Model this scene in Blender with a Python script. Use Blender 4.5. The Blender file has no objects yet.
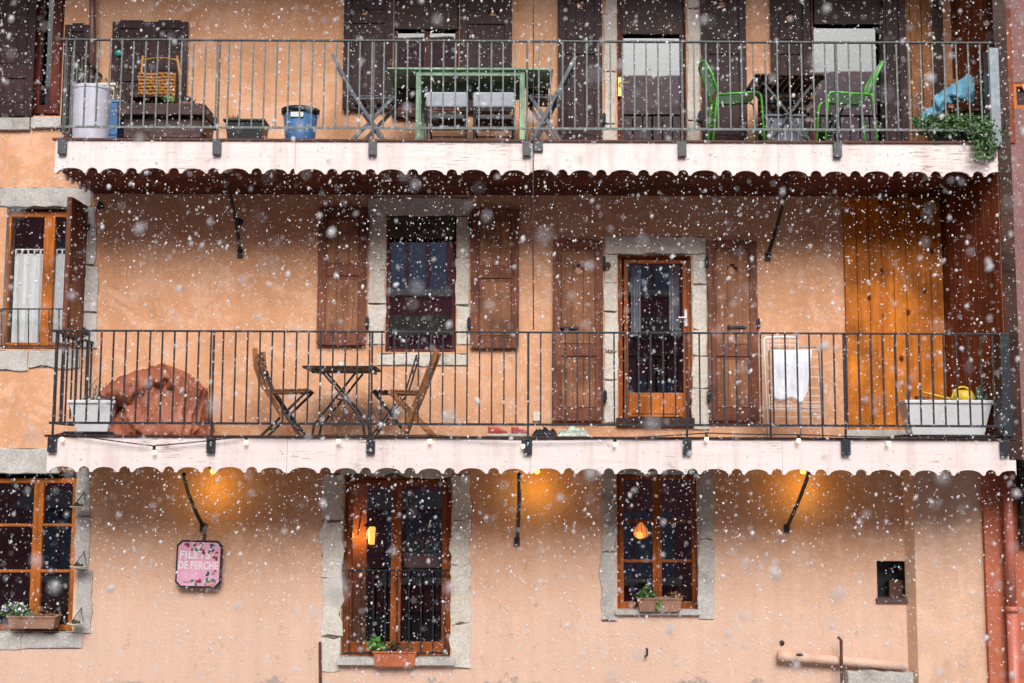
import bpy, bmesh, math, random
import numpy as np
from mathutils import Vector, Matrix, noise

random.seed(11)
S = bpy.context.scene
COL = S.collection
R = math.radians

# ------------------------------------------------------------------ camera model
F_PX, TILT, ROLL = 1220.0, R(5.94), R(0.22)
CAM = Vector((0.0, -13.45, 4.2))
_fw = Vector((0, math.cos(TILT), math.sin(TILT)))
_u0 = Vector((0, -math.sin(TILT), math.cos(TILT)))
_x0 = Vector((1, 0, 0))
RT = _x0 * math.cos(ROLL) + _u0 * math.sin(ROLL)
UP = _u0 * math.cos(ROLL) - _x0 * math.sin(ROLL)


def W(px, py, Y):
    """the point of the plane y = Y that the photo's pixel (px, py) looks at"""
    d = _fw * F_PX + RT * (px - 512) - UP * (py - 341.5)
    return CAM + d * ((Y - CAM.y) / d.y)


def XZ(px, py, Y):
    p = W(px, py, Y)
    return p.x, p.z


def RC(x0, y0, x1, y1, Y):
    mx, my = (x0 + x1) / 2, (y0 + y1) / 2
    return W(x0, my, Y).x, W(x1, my, Y).x, W(mx, y1, Y).z, W(mx, y0, Y).z


YF = -1.15          # front face of the balconies
YR = YF - 0.03      # railing plane

# ------------------------------------------------------------------ materials
def lin(r, g, b):
    f = lambda c: (c / 255 / 12.92) if c / 255 <= 0.04045 else ((c / 255 + 0.055) / 1.055) ** 2.4
    return (f(r), f(g), f(b), 1)


def new_mat(name):
    m = bpy.data.materials.new(name)
    m.use_nodes = True
    nt = m.node_tree
    return m, nt, nt.nodes['Principled BSDF']


def N(nt, t, **kw):
    n = nt.nodes.new(t)
    for k, v in kw.items():
        if k in n.inputs:
            n.inputs[k].default_value = v
        else:
            setattr(n, k, v)
    return n


def coords(nt, scale):
    tc = N(nt, 'ShaderNodeTexCoord')
    mp = N(nt, 'ShaderNodeMapping')
    mp.inputs['Scale'].default_value = scale
    nt.links.new(tc.outputs['Object'], mp.inputs['Vector'])
    return mp.outputs['Vector']


def ramp(nt, src, stops):
    r = N(nt, 'ShaderNodeValToRGB')
    e = r.color_ramp.elements
    while len(e) < len(stops):
        e.new(0.5)
    for k, (p, c) in enumerate(stops):
        e[k].position = p
        e[k].color = c
    nt.links.new(src, r.inputs['Fac'])
    return r.outputs['Color']


def mix(nt, fac, a, b, mode='MIX'):
    m = N(nt, 'ShaderNodeMix', data_type='RGBA', blend_type=mode)
    for sock, v in ((m.inputs[0], fac), (m.inputs[6], a), (m.inputs[7], b)):
        if hasattr(v, 'links'):
            nt.links.new(v, sock)
        else:
            sock.default_value = v
    return m.outputs[2]


def bump(nt, bsdf, h, strength, dist=0.01):
    b = N(nt, 'ShaderNodeBump', Strength=strength, Distance=dist)
    nt.links.new(h, b.inputs['Height'])
    nt.links.new(b.outputs['Normal'], bsdf.inputs['Normal'])


def noise_tex(nt, vec, scale, detail=6, rough=0.6, dist=0.0):
    n = N(nt, 'ShaderNodeTexNoise', Scale=scale, Detail=detail, Roughness=rough, Distortion=dist)
    nt.links.new(vec, n.inputs['Vector'])
    return n.outputs['Fac']


def ramp_range(nt, src, a, b):
    r = N(nt, 'ShaderNodeMapRange')
    nt.links.new(src, r.inputs['Value'])
    r.inputs['From Min'].default_value = a
    r.inputs['From Max'].default_value = b
    r.inputs['To Max'].default_value = 0.8
    return r.outputs[0]


def mul(c, k):
    return (c[0] * k, c[1] * k, c[2] * k, 1)


def speckled(name, base, vary=0.25, scale=6.0, rough=0.6, bumps=0.2, stretch=(1, 1, 1), metal=0.0, alt=None):
    m, nt, b = new_mat(name)
    v = coords(nt, stretch)
    n = noise_tex(nt, v, scale, 7, 0.65)
    c = ramp(nt, n, [(0.3, mul(base, 1 - vary)), (0.55, base), (0.75, alt or mul(base, 1 + vary))])
    nt.links.new(c, b.inputs['Base Color'])
    b.inputs['Roughness'].default_value = rough
    b.inputs['Metallic'].default_value = metal
    if bumps:
        bump(nt, b, noise_tex(nt, v, scale * 6, 4, 0.7), bumps, 0.004)
    return m


def wood(name, base, dark, grain=(22, 22, 1.3), rough=0.6, knots=False, bumps=0.35):
    m, nt, b = new_mat(name)
    v = coords(nt, grain)
    n1 = noise_tex(nt, v, 1.0, 8, 0.7, 0.6)
    c = ramp(nt, n1, [(0.28, dark), (0.52, base), (0.75, mul(base, 1.35))])
    n2 = noise_tex(nt, coords(nt, (1, 1, 1)), 2.3, 4, 0.6)
    c = mix(nt, 0.7, c, ramp(nt, n2, [(0.33, (0.30, 0.27, 0.25, 1)), (0.5, (0.8, 0.8, 0.8, 1)), (0.68, (1.3, 1.25, 1.2, 1))]), 'MULTIPLY')
    if knots:
        vo = N(nt, 'ShaderNodeTexVoronoi', Scale=1.0, Randomness=1.0)
        nt.links.new(coords(nt, (5.2, 0.001, 3.6)), vo.inputs['Vector'])
        k = ramp(nt, vo.outputs['Distance'], [(0.06, (0.10, 0.06, 0.04, 1)), (0.10, (0.3, 0.2, 0.15, 1)), (0.17, (1, 1, 1, 1))])
        c = mix(nt, 1.0, c, k, 'MULTIPLY')
    nt.links.new(c, b.inputs['Base Color'])
    b.inputs['Roughness'].default_value = rough
    b.inputs['Specular IOR Level'].default_value = 0.15
    bump(nt, b, n1, bumps, 0.004)
    return m


def stucco(name, base, pale, stain, low=None):
    m, nt, b = new_mat(name)
    v = coords(nt, (1, 1, 1))
    n1 = noise_tex(nt, v, 0.9, 8, 0.62)
    c = ramp(nt, n1, [(0.3, mul(base, 0.84)), (0.5, base), (0.72, pale)])
    # trowelled patches and old repairs
    n6 = noise_tex(nt, v, 2.6, 10, 0.78, 1.2)
    c = mix(nt, ramp(nt, n6, [(0.5, (0, 0, 0, 1)), (0.58, (0.7, 0.7, 0.7, 1))]), c, mul(pale, 1.06))
    n7 = noise_tex(nt, v, 1.7, 9, 0.72, 0.8)
    c = mix(nt, ramp(nt, n7, [(0.56, (0, 0, 0, 1)), (0.70, (0.6, 0.6, 0.6, 1))]), c, mul(base, 0.68))
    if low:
        # paler pink towards the ground: snow veil and reflected light put into the colour
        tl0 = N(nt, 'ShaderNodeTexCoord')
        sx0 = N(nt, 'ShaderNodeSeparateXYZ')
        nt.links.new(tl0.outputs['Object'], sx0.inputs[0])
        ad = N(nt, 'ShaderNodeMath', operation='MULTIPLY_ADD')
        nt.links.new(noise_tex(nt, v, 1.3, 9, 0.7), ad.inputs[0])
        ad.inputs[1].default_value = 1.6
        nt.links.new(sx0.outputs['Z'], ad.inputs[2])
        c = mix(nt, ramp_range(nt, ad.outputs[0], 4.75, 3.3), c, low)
    # long vertical wash marks
    n2 = noise_tex(nt, coords(nt, (5, 5, 0.45)), 1.0, 6, 0.6)
    c = mix(nt, 0.22, c, ramp(nt, n2, [(0.35, (0.72, 0.66, 0.62, 1)), (0.6, (1.06, 1.06, 1.06, 1))]), 'MULTIPLY')
    # scuffs and small pits
    n3 = noise_tex(nt, v, 9, 10, 0.75)
    c = mix(nt, ramp(nt, n3, [(0.58, (0, 0, 0, 1)), (0.70, (0.6, 0.6, 0.6, 1))]), c, stain)
    n5 = noise_tex(nt, v, 26, 5, 0.6)
    c = mix(nt, ramp(nt, n5, [(0.7, (0, 0, 0, 1)), (0.74, (0.6, 0.6, 0.6, 1))]), c, mul(stain, 0.6))
    # render flaked off near the foot of the wall
    tc = N(nt, 'ShaderNodeTexCoord')
    sx = N(nt, 'ShaderNodeSeparateXYZ')
    nt.links.new(tc.outputs['Object'], sx.inputs[0])
    zr = N(nt, 'ShaderNodeMapRange')
    nt.links.new(sx.outputs['Z'], zr.inputs['Value'])
    zr.inputs['From Min'].default_value = 2.65
    zr.inputs['From Max'].default_value = 1.6
    n4 = noise_tex(nt, v, 2.6, 9, 0.7)
    mu = N(nt, 'ShaderNodeMath', operation='MULTIPLY')
    nt.links.new(zr.outputs[0], mu.inputs[0])
    nt.links.new(n4, mu.inputs[1])
    fl = ramp(nt, mu.outputs[0], [(0.395, (0, 0, 0, 1)), (0.42, (0.75, 0.75, 0.75, 1))])
    c = mix(nt, fl, c, (0.34, 0.31, 0.29, 1))
    nt.links.new(c, b.inputs['Base Color'])
    b.inputs['Roughness'].default_value = 0.9
    b.inputs['Specular IOR Level'].default_value = 0.1
    a = N(nt, 'ShaderNodeMath', operation='ADD')
    nt.links.new(noise_tex(nt, v, 40, 6, 0.7), a.inputs[0])
    nt.links.new(noise_tex(nt, v, 5, 5, 0.6), a.inputs[1])
    s = N(nt, 'ShaderNodeMath', operation='SUBTRACT')
    nt.links.new(a.outputs[0], s.inputs[0])
    nt.links.new(fl, s.inputs[1])
    bump(nt, b, s.outputs[0], 0.5, 0.018)
    return m


def stone_mat(name, a, bcol, dark):
    m, nt, b = new_mat(name)
    v = coords(nt, (1, 1, 1))
    n1 = noise_tex(nt, v, 3.0, 9, 0.7)
    c = ramp(nt, n1, [(0.25, dark), (0.45, a), (0.7, bcol)])
    n2 = noise_tex(nt, v, 45, 5, 0.7)
    c = mix(nt, 0.5, c, ramp(nt, n2, [(0.35, (0.5, 0.48, 0.45, 1)), (0.6, (1.1, 1.1, 1.1, 1))]), 'MULTIPLY')
    nt.links.new(c, b.inputs['Base Color'])
    b.inputs['Roughness'].default_value = 0.9
    b.inputs['Specular IOR Level'].default_value = 0.15
    bump(nt, b, noise_tex(nt, v, 14, 9, 0.75), 0.6, 0.02)
    return m


def painted_board(name, base):
    m, nt, b = new_mat(name)
    v = coords(nt, (1.2, 1.2, 26))
    n1 = noise_tex(nt, v, 1.0, 8, 0.7)
    c = ramp(nt, n1, [(0.25, mul(base, 0.86)), (0.5, base), (0.8, mul(base, 1.06))])
    # worn streaks showing older paint
    n2 = noise_tex(nt, coords(nt, (5, 5, 60)), 1.0, 6, 0.6)
    n3 = noise_tex(nt, coords(nt, (0.8, 0.8, 1.4)), 1.0, 3, 0.5)
    mm = N(nt, 'ShaderNodeMath', operation='MULTIPLY')
    nt.links.new(n2, mm.inputs[0])
    nt.links.new(n3, mm.inputs[1])
    c = mix(nt, ramp(nt, mm.outputs[0], [(0.34, (0, 0, 0, 1)), (0.39, (0.75, 0.75, 0.75, 1))]), c, (0.30, 0.17, 0.14, 1))
    n4 = noise_tex(nt, coords(nt, (3.2, 3.2, 7)), 1.0, 7, 0.7)
    c = mix(nt, ramp(nt, n4, [(0.74, (0, 0, 0, 1)), (0.76, (0.8, 0.8, 0.8, 1))]), c, (0.05, 0.25, 0.22, 1))
    n5 = noise_tex(nt, coords(nt, (7, 7, 0.9)), 1.0, 7, 0.65)
    c = mix(nt, 0.45, c, ramp(nt, n5, [(0.32, (0.62, 0.5, 0.45, 1)), (0.52, (1, 1, 1, 1))]), 'MULTIPLY')
    nt.links.new(c, b.inputs['Base Color'])
    b.inputs['Specular IOR Level'].default_value = 0.25
    b.inputs['Roughness'].default_value = 0.55
    bump(nt, b, n2, 0.15, 0.003)
    return m


def glass_mat(name, ior=1.9, tint=(0.86, 0.88, 0.88, 1)):
    m, nt, b = new_mat(name)
    nt.nodes.remove(b)
    out = nt.nodes['Material Output']
    # Schlick's reflectance, the same from both sides of the pane
    f0 = ((ior - 1) / (ior + 1)) ** 2
    lw = N(nt, 'ShaderNodeLayerWeight', Blend=0.5)
    pw = N(nt, 'ShaderNodeMath', operation='POWER')
    nt.links.new(lw.outputs['Facing'], pw.inputs[0])
    pw.inputs[1].default_value = 5.0
    fr = N(nt, 'ShaderNodeMath', operation='MULTIPLY_ADD')
    nt.links.new(pw.outputs[0], fr.inputs[0])
    fr.inputs[1].default_value = 1 - f0
    fr.inputs[2].default_value = f0
    tr = N(nt, 'ShaderNodeBsdfTransparent')
    tr.inputs['Color'].default_value = tint
    gl = N(nt, 'ShaderNodeBsdfGlossy', Roughness=0.012)
    # old panes are never quite flat
    nz = noise_tex(nt, coords(nt, (1, 1, 1)), 1.6, 2, 0.4)
    bm_ = N(nt, 'ShaderNodeBump', Strength=0.03, Distance=0.02)
    nt.links.new(nz, bm_.inputs['Height'])
    nt.links.new(bm_.outputs['Normal'], gl.inputs['Normal'])
    mx = N(nt, 'ShaderNodeMixShader')
    nt.links.new(fr.outputs[0], mx.inputs[0])
    nt.links.new(tr.outputs[0], mx.inputs[1])
    nt.links.new(gl.outputs[0], mx.inputs[2])
    nt.links.new(mx.outputs[0], out.inputs['Surface'])
    return m


def emit_mat(name, col, strength):
    m, nt, b = new_mat(name)
    b.inputs['Base Color'].default_value = (0.9, 0.85, 0.8, 1)
    b.inputs['Emission Color'].default_value = col
    b.inputs['Emission Strength'].default_value = strength
    return m


M = {}
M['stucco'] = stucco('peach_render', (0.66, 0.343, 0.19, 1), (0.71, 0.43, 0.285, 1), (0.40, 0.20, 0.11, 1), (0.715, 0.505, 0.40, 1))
M['pier'] = stucco('pale_render', (0.68, 0.43, 0.30, 1), (0.72, 0.48, 0.35, 1), (0.42, 0.28, 0.22, 1))
M['red_render'] = stucco('red_render', (0.48, 0.15, 0.085, 1), (0.52, 0.19, 0.12, 1), (0.30, 0.10, 0.07, 1))
M['plum_render'] = stucco('plum_render', (0.23, 0.12, 0.11, 1), (0.27, 0.15, 0.14, 1), (0.14, 0.08, 0.08, 1))
M['stone'] = stone_mat('limestone', (0.61, 0.55, 0.47, 1), (0.74, 0.69, 0.62, 1), (0.26, 0.22, 0.17, 1))
M['grey_stone'] = stone_mat('grey_stone', (0.46, 0.435, 0.405, 1), (0.60, 0.575, 0.54, 1), (0.2, 0.185, 0.165, 1))
M['mortar'] = stone_mat('grey_mortar', (0.15, 0.125, 0.10, 1), (0.22, 0.19, 0.16, 1), (0.07, 0.06, 0.05, 1))
M['fascia'] = painted_board('pink_white_paint', (0.76, 0.65, 0.63, 1))
M['soffit'] = wood('soffit_wood', (0.15, 0.048, 0.03, 1), (0.07, 0.022, 0.015, 1), (1.3, 18, 18))
M['shutter'] = wood('chestnut_shutter', (0.20, 0.075, 0.044, 1), (0.095, 0.033, 0.02, 1))
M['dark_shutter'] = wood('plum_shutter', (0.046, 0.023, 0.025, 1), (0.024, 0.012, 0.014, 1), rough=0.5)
M['ochre_panel'] = wood('ochre_shutter_panel', (0.28, 0.125, 0.065, 1), (0.14, 0.06, 0.032, 1))
M['pine'] = wood('orange_pine', (0.55, 0.17, 0.018, 1), (0.34, 0.085, 0.008, 1), (14, 14, 0.8), 0.5, knots=True)
M['dark_pine'] = wood('red_brown_boards', (0.22, 0.06, 0.025, 1), (0.10, 0.028, 0.013, 1), (16, 16, 0.8), 0.55)
M['frame'] = wood('orange_window_wood', (0.50, 0.155, 0.03, 1), (0.30, 0.08, 0.015, 1), rough=0.4, bumps=0.15)
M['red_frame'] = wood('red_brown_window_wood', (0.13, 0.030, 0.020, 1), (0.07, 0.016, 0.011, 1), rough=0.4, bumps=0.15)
M['chestnut_frame'] = wood('chestnut_window_wood', (0.33, 0.09, 0.022, 1), (0.19, 0.05, 0.012, 1), rough=0.4, bumps=0.15)
M['chair_wood'] = wood('weathered_chair_wood', (0.30, 0.125, 0.05, 1), (0.14, 0.055, 0.025, 1), (14, 14, 3), 0.55)
M['dark_wood'] = wood('wet_dark_wood', (0.06, 0.03, 0.022, 1), (0.025, 0.014, 0.012, 1), (2, 20, 20), 0.4)
M['trunk'] = wood('plum_brown_planks', (0.10, 0.062, 0.06, 1), (0.05, 0.03, 0.03, 1), (1.5, 18, 18))
M['olive'] = wood('olive_blind_wood', (0.105, 0.095, 0.065, 1), (0.07, 0.062, 0.045, 1), (1.5, 20, 20))
M['iron'] = speckled('dark_iron', (0.022, 0.025, 0.034, 1), 0.4, 30, 0.5, 0.2, metal=0.3)
M['green_iron'] = speckled('weathered_iron', (0.13, 0.15, 0.14, 1), 0.4, 25, 0.55, 0.2, alt=(0.30, 0.33, 0.31, 1))
M['rail_iron'] = speckled('handrail_iron', (0.06, 0.067, 0.068, 1), 0.4, 25, 0.5, 0.2)
M['galv'] = speckled('galvanised_steel', (0.22, 0.25, 0.27, 1), 0.3, 12, 0.4, 0.1, metal=0.4)
M['black'] = speckled('black_plastic', (0.016, 0.017, 0.02, 1), 0.3, 10, 0.4, 0.1)
M['slate'] = speckled('slate_grey_paint', (0.10, 0.11, 0.14, 1), 0.35, 14, 0.45, 0.1)
M['white_pot'] = speckled('white_plastic', (0.70, 0.70, 0.71, 1), 0.10, 5, 0.4, 0.05)
M['lilac_pot'] = speckled('lilac_white_glaze', (0.58, 0.57, 0.66, 1), 0.12, 5, 0.35, 0.05)
M['cream'] = speckled('cream_plastic', (0.66, 0.60, 0.46, 1), 0.12, 5, 0.5, 0.05)
M['blue'] = speckled('blue_plastic', (0.055, 0.15, 0.33, 1), 0.25, 7, 0.4, 0.05)
M['blue_cloth'] = speckled('blue_cloth', (0.13, 0.34, 0.48, 1), 0.35, 9, 0.9, 0.5)
M['grey_cloth'] = speckled('grey_cushion', (0.40, 0.41, 0.47, 1), 0.2, 9, 0.9, 0.4)
M['mint'] = wood('mint_paint', (0.30, 0.47, 0.31, 1), (0.22, 0.37, 0.24, 1), (16, 16, 2), 0.5, bumps=0.12)
M['lime'] = speckled('lime_green_paint', (0.075, 0.52, 0.03, 1), 0.2, 12, 0.35, 0.05)
M['lime_slat'] = speckled('green_slat_paint', (0.03, 0.17, 0.035, 1), 0.25, 12, 0.35, 0.05)
M['wicker'] = wood('wicker', (0.46, 0.21, 0.055, 1), (0.20, 0.085, 0.025, 1), (30, 30, 60), 0.6)
M['tarp'] = speckled('rust_brown_tarp', (0.36, 0.108, 0.052, 1), 0.25, 3, 0.62, 0.0)
_t = M['tarp'].node_tree
bump(_t, _t.nodes['Principled BSDF'], noise_tex(_t, coords(_t, (1.2, 1.2, 3.4)), 3.2, 3, 0.45, 0.6), 0.12, 0.03)
M['terracotta'] = speckled('terracotta', (0.46, 0.125, 0.05, 1), 0.22, 9, 0.7, 0.2)
M['clay'] = speckled('brown_clay', (0.30, 0.155, 0.10, 1), 0.3, 9, 0.75, 0.2)
M['leaf'] = speckled('leaf_green', (0.075, 0.17, 0.045, 1), 0.55, 40, 0.5, 0, alt=(0.20, 0.32, 0.12, 1))
M['leaf_bright'] = speckled('bright_leaf_green', (0.09, 0.26, 0.035, 1), 0.5, 30, 0.5, 0)
M['leaf_dry'] = speckled('dry_leaf', (0.26, 0.14, 0.07, 1), 0.5, 30, 0.7, 0)
M['leaf_dark'] = speckled('dark_leaf', (0.05, 0.045, 0.03, 1), 0.5, 30, 0.6, 0)
M['aloe'] = speckled('aloe_green', (0.09, 0.17, 0.12, 1), 0.4, 20, 0.5, 0)
M['soil'] = speckled('soil', (0.03, 0.022, 0.017, 1), 0.5, 40, 0.95, 0.5)
M['white_petal'] = speckled('white_petal', (0.75, 0.74, 0.78, 1), 0.1, 30, 0.6, 0)
M['violet_petal'] = speckled('violet_petal', (0.30, 0.20, 0.55, 1), 0.3, 30, 0.6, 0)
M['pink_petal'] = speckled('pink_petal', (0.75, 0.10, 0.18, 1), 0.3, 30, 0.6, 0)
M['white_metal'] = speckled('white_enamel', (0.74, 0.74, 0.75, 1), 0.1, 8, 0.35, 0.02)
M['towel'] = speckled('white_towel', (0.80, 0.81, 0.86, 1), 0.06, 30, 0.95, 0.4)
M['curtain'] = speckled('white_voile', (0.84, 0.85, 0.85, 1), 0.05, 20, 0.9, 0.1)
M['red_rag'] = speckled('coral_red_cloth', (0.55, 0.09, 0.075, 1), 0.3, 20, 0.9, 0.4)
M['mint_rag'] = speckled('pale_mint_cloth', (0.58, 0.66, 0.56, 1), 0.2, 20, 0.9, 0.4)
M['black_rag'] = speckled('black_cloth', (0.025, 0.026, 0.032, 1), 0.5, 20, 0.9, 0.5)
M['white_sole'] = speckled('cream_rubber', (0.72, 0.66, 0.58, 1), 0.1, 20, 0.7, 0.1)
M['yellow'] = speckled('yellow_plastic', (0.72, 0.48, 0.03, 1), 0.15, 8, 0.4, 0.05)
M['teal'] = speckled('teal_enamel', (0.01, 0.22, 0.19, 1), 0.2, 12, 0.4, 0)
M['pink_sign'] = speckled('pink_sign_paint', (0.72, 0.36, 0.50, 1), 0.14, 6, 0.4, 0.02, alt=(0.80, 0.52, 0.62, 1))
M['white_letter'] = speckled('white_sign_paint', (0.80, 0.76, 0.72, 1), 0.1, 60, 0.5, 0)
M['sign_green'] = speckled('sign_leaf_green', (0.03, 0.20, 0.13, 1), 0.3, 60, 0.5, 0)
M['sign_dark'] = speckled('sign_dark_leaf', (0.02, 0.06, 0.06, 1), 0.3, 60, 0.5, 0)
M['sign_red'] = speckled('sign_wine_red', (0.30, 0.02, 0.07, 1), 0.3, 60, 0.5, 0)
M['sign_coral'] = speckled('sign_coral', (0.75, 0.28, 0.20, 1), 0.2, 60, 0.5, 0)
M['room'] = speckled('dim_room', (0.055, 0.042, 0.042, 1), 0.5, 2, 0.9, 0)
M['warm_room'] = speckled('ochre_room', (0.30, 0.12, 0.05, 1), 0.4, 2, 0.9, 0)
M['red_pipe'] = speckled('red_painted_pipe', (0.50, 0.15, 0.10, 1), 0.18, 7, 0.45, 0.15)
M['brown_pipe'] = speckled('brown_pipe', (0.13, 0.06, 0.05, 1), 0.25, 9, 0.4, 0.1)
M['rust'] = speckled('rusty_iron', (0.10, 0.04, 0.025, 1), 0.5, 30, 0.8, 0.5)
M['brass'] = speckled('brass', (0.62, 0.43, 0.13, 1), 0.2, 20, 0.3, 0.05, metal=0.6)
M['snow'] = speckled('settled_snow', (0.80, 0.81, 0.84, 1), 0.06, 2, 0.8, 0.3)
M['slush'] = speckled('wet_slush', (0.24, 0.24, 0.25, 1), 0.3, 1.2, 0.6, 0.3)
M['flake'] = speckled('snowflake', (0.90, 0.90, 0.92, 1), 0.03, 3, 0.8, 0)
_f = M['flake'].node_tree
_tr = _f.nodes.new('ShaderNodeBsdfTransparent')
_mx = _f.nodes.new('ShaderNodeMixShader')
_mx.inputs[0].default_value = .66
_f.links.new(_tr.outputs[0], _mx.inputs[1])
_f.links.new(_f.nodes['Principled BSDF'].outputs[0], _mx.inputs[2])
_f.links.new(_mx.outputs[0], _f.nodes['Material Output'].inputs['Surface'])
M['glass'] = glass_mat('window_glass', 2.3)
M['dark_glass'] = glass_mat('bright_glazing', 3.4, (0.6, 0.6, 0.62, 1))
M['bulb'] = emit_mat('warm_bulb_glass', (1.0, 0.76, 0.5, 1), 1.6)
M['amber'] = emit_mat('amber_lamp_glass', (1.0, 0.55, 0.10, 1), .7)
M['amber_soft'] = emit_mat('amber_lamp_shade', (1.0, 0.25, 0.02, 1), .55)
M['opp_roof'] = speckled('plum_roof_tiles', (0.58, 0.36, 0.42, 1), 0.3, 3, 0.8, 0.4)
M['opp_wall'] = speckled('mauve_render', (0.62, 0.25, 0.33, 1), 0.25, 1.5, 0.9, 0.2)
M['opp_glass'] = speckled('blue_grey_panes', (0.32, 0.45, 0.75, 1), 0.2, 1, 0.2, 0)

# ------------------------------------------------------------------ mesh building
ORIGIN = {}


class MB:
    def __init__(self):
        self.bm = bmesh.new()
        self.mats = 0

    def face(self, pts):
        try:
            return self.bm.faces.new([self.bm.verts.new(p) for p in pts])
        except ValueError:
            return None

    def hexa(self, a, b):
        """a, b: two matching quads (lists of four points)"""
        va = [self.bm.verts.new(p) for p in a]
        vb = [self.bm.verts.new(p) for p in b]
        self.bm.faces.new(va[::-1])
        self.bm.faces.new(vb)
        for k in range(4):
            self.bm.faces.new((va[k], va[(k + 1) % 4], vb[(k + 1) % 4], vb[k]))
        return self

    def box(self, x0, x1, y0, y1, z0, z1):
        return self.hexa([(x0, y0, z0), (x1, y0, z0), (x1, y1, z0), (x0, y1, z0)],
                         [(x0, y0, z1), (x1, y0, z1), (x1, y1, z1), (x0, y1, z1)])

    def rect(self, px0, py0, px1, py1, Y, y0, y1):
        x0, x1, z0, z1 = RC(px0, py0, px1, py1, Y)
        return self.box(x0, x1, y0, y1, z0, z1)

    def prism(self, poly, y0, y1):
        """poly: (x, z) outline, extruded from y0 to y1"""
        va = [self.bm.verts.new((x, y0, z)) for x, z in poly]
        vb = [self.bm.verts.new((x, y1, z)) for x, z in poly]
        self.bm.faces.new(va)
        self.bm.faces.new(vb[::-1])
        n = len(poly)
        for k in range(n):
            self.bm.faces.new((va[k], vb[k], vb[(k + 1) % n], va[(k + 1) % n]))
        return self

    def plate(self, x0, x1, z0, z1, y0, y1, holes=(), lining=0):
        """an upright slab with rectangular holes (hx0, hx1, hz0, hz1)"""
        xs = sorted({x0, x1} | {min(max(h[k], x0), x1) for h in holes for k in (0, 1)})
        zs = sorted({z0, z1} | {min(max(h[k], z0), z1) for h in holes for k in (2, 3)})
        nx, nz = len(xs) - 1, len(zs) - 1

        def solid(i, j):
            if not (0 <= i < nx and 0 <= j < nz):
                return False
            cx, cz = (xs[i] + xs[i + 1]) / 2, (zs[j] + zs[j + 1]) / 2
            return not any(h[0] < cx < h[1] and h[2] < cz < h[3] for h in holes)
        V = {}

        def v(i, j, y):
            k = (i, j, y)
            if k not in V:
                V[k] = self.bm.verts.new((xs[i], y, zs[j]))
            return V[k]
        for i in range(nx):
            for j in range(nz):
                if not solid(i, j):
                    continue
                self.bm.faces.new((v(i, j, y0), v(i + 1, j, y0), v(i + 1, j + 1, y0), v(i, j + 1, y0)))
                self.bm.faces.new((v(i, j + 1, y1), v(i + 1, j + 1, y1), v(i + 1, j, y1), v(i, j, y1)))
                for di, dj, a, b in ((-1, 0, (i, j), (i, j + 1)), (1, 0, (i + 1, j + 1), (i + 1, j)),
                                     (0, -1, (i + 1, j), (i, j)), (0, 1, (i, j + 1), (i + 1, j + 1))):
                    if not solid(i + di, j + dj):
                        fc_ = self.bm.faces.new((v(*a, y0), v(*b, y0), v(*b, y1), v(*a, y1)))
                        fc_.material_index = lining if (0 <= i + di < nx and 0 <= j + dj < nz) else 0
        return self

    def tube(self, pts, r, n=8, r2=None, closed=False):
        pts = [Vector(p) for p in pts]
        rings = []
        m = len(pts)
        for i, p in enumerate(pts):
            if closed:
                d = pts[(i + 1) % m] - pts[i - 1]
            else:
                d = pts[min(i + 1, m - 1)] - pts[max(i - 1, 0)]
            d.normalize()
            ref = Vector((0, 1, 0)) if abs(d.y) < 0.9 else Vector((0, 0, 1))
            a = d.cross(ref).normalized()
            b = d.cross(a).normalized()
            rr = r if r2 is None else r + (r2 - r) * i / max(m - 1, 1)
            rings.append([self.bm.verts.new(p + (a * math.cos(2 * math.pi * k / n) + b * math.sin(2 * math.pi * k / n)) * rr)
                          for k in range(n)])
        last = m if closed else m - 1
        for i in range(last):
            A, B = rings[i], rings[(i + 1) % m]
            for k in range(n):
                self.bm.faces.new((A[k], A[(k + 1) % n], B[(k + 1) % n], B[k]))
        if not closed:
            self.bm.faces.new(rings[0][::-1])
            self.bm.faces.new(rings[-1])
        return self

    def bar(self, p, q, w, t):
        """a flat bar from p to q: w wide in the x-z plane, t thick along y"""
        p, q = Vector(p), Vector(q)
        d = (q - p).normalized()
        s = d.cross(Vector((0, 1, 0)))
        if s.length < 1e-4:
            s = Vector((1, 0, 0))
        s = s.normalized() * w / 2
        t_ = d.cross(s).normalized() * t / 2
        return self.hexa([p - s - t_, p + s - t_, p + s + t_, p - s + t_], [q - s - t_, q + s - t_, q + s + t_, q - s + t_])

    def path(self, pts, w, t):
        for a, b in zip(pts, pts[1:]):
            self.bar(a, b, w, t)
        return self

    def lathe(self, c, prof, n=24, sy=1.0):
        """prof: (radius, height) from below; c: centre of the base"""
        rings = []
        for r, h in prof:
            rings.append([self.bm.verts.new((c[0] + r * math.cos(2 * math.pi * k / n), c[1] + sy * r * math.sin(2 * math.pi * k / n), c[2] + h))
                          for k in range(n)])
        for A, B in zip(rings, rings[1:]):
            for k in range(n):
                self.bm.faces.new((A[k], A[(k + 1) % n], B[(k + 1) % n], B[k]))
        self.bm.faces.new(rings[0][::-1])
        self.bm.faces.new(rings[-1])
        return self

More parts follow.
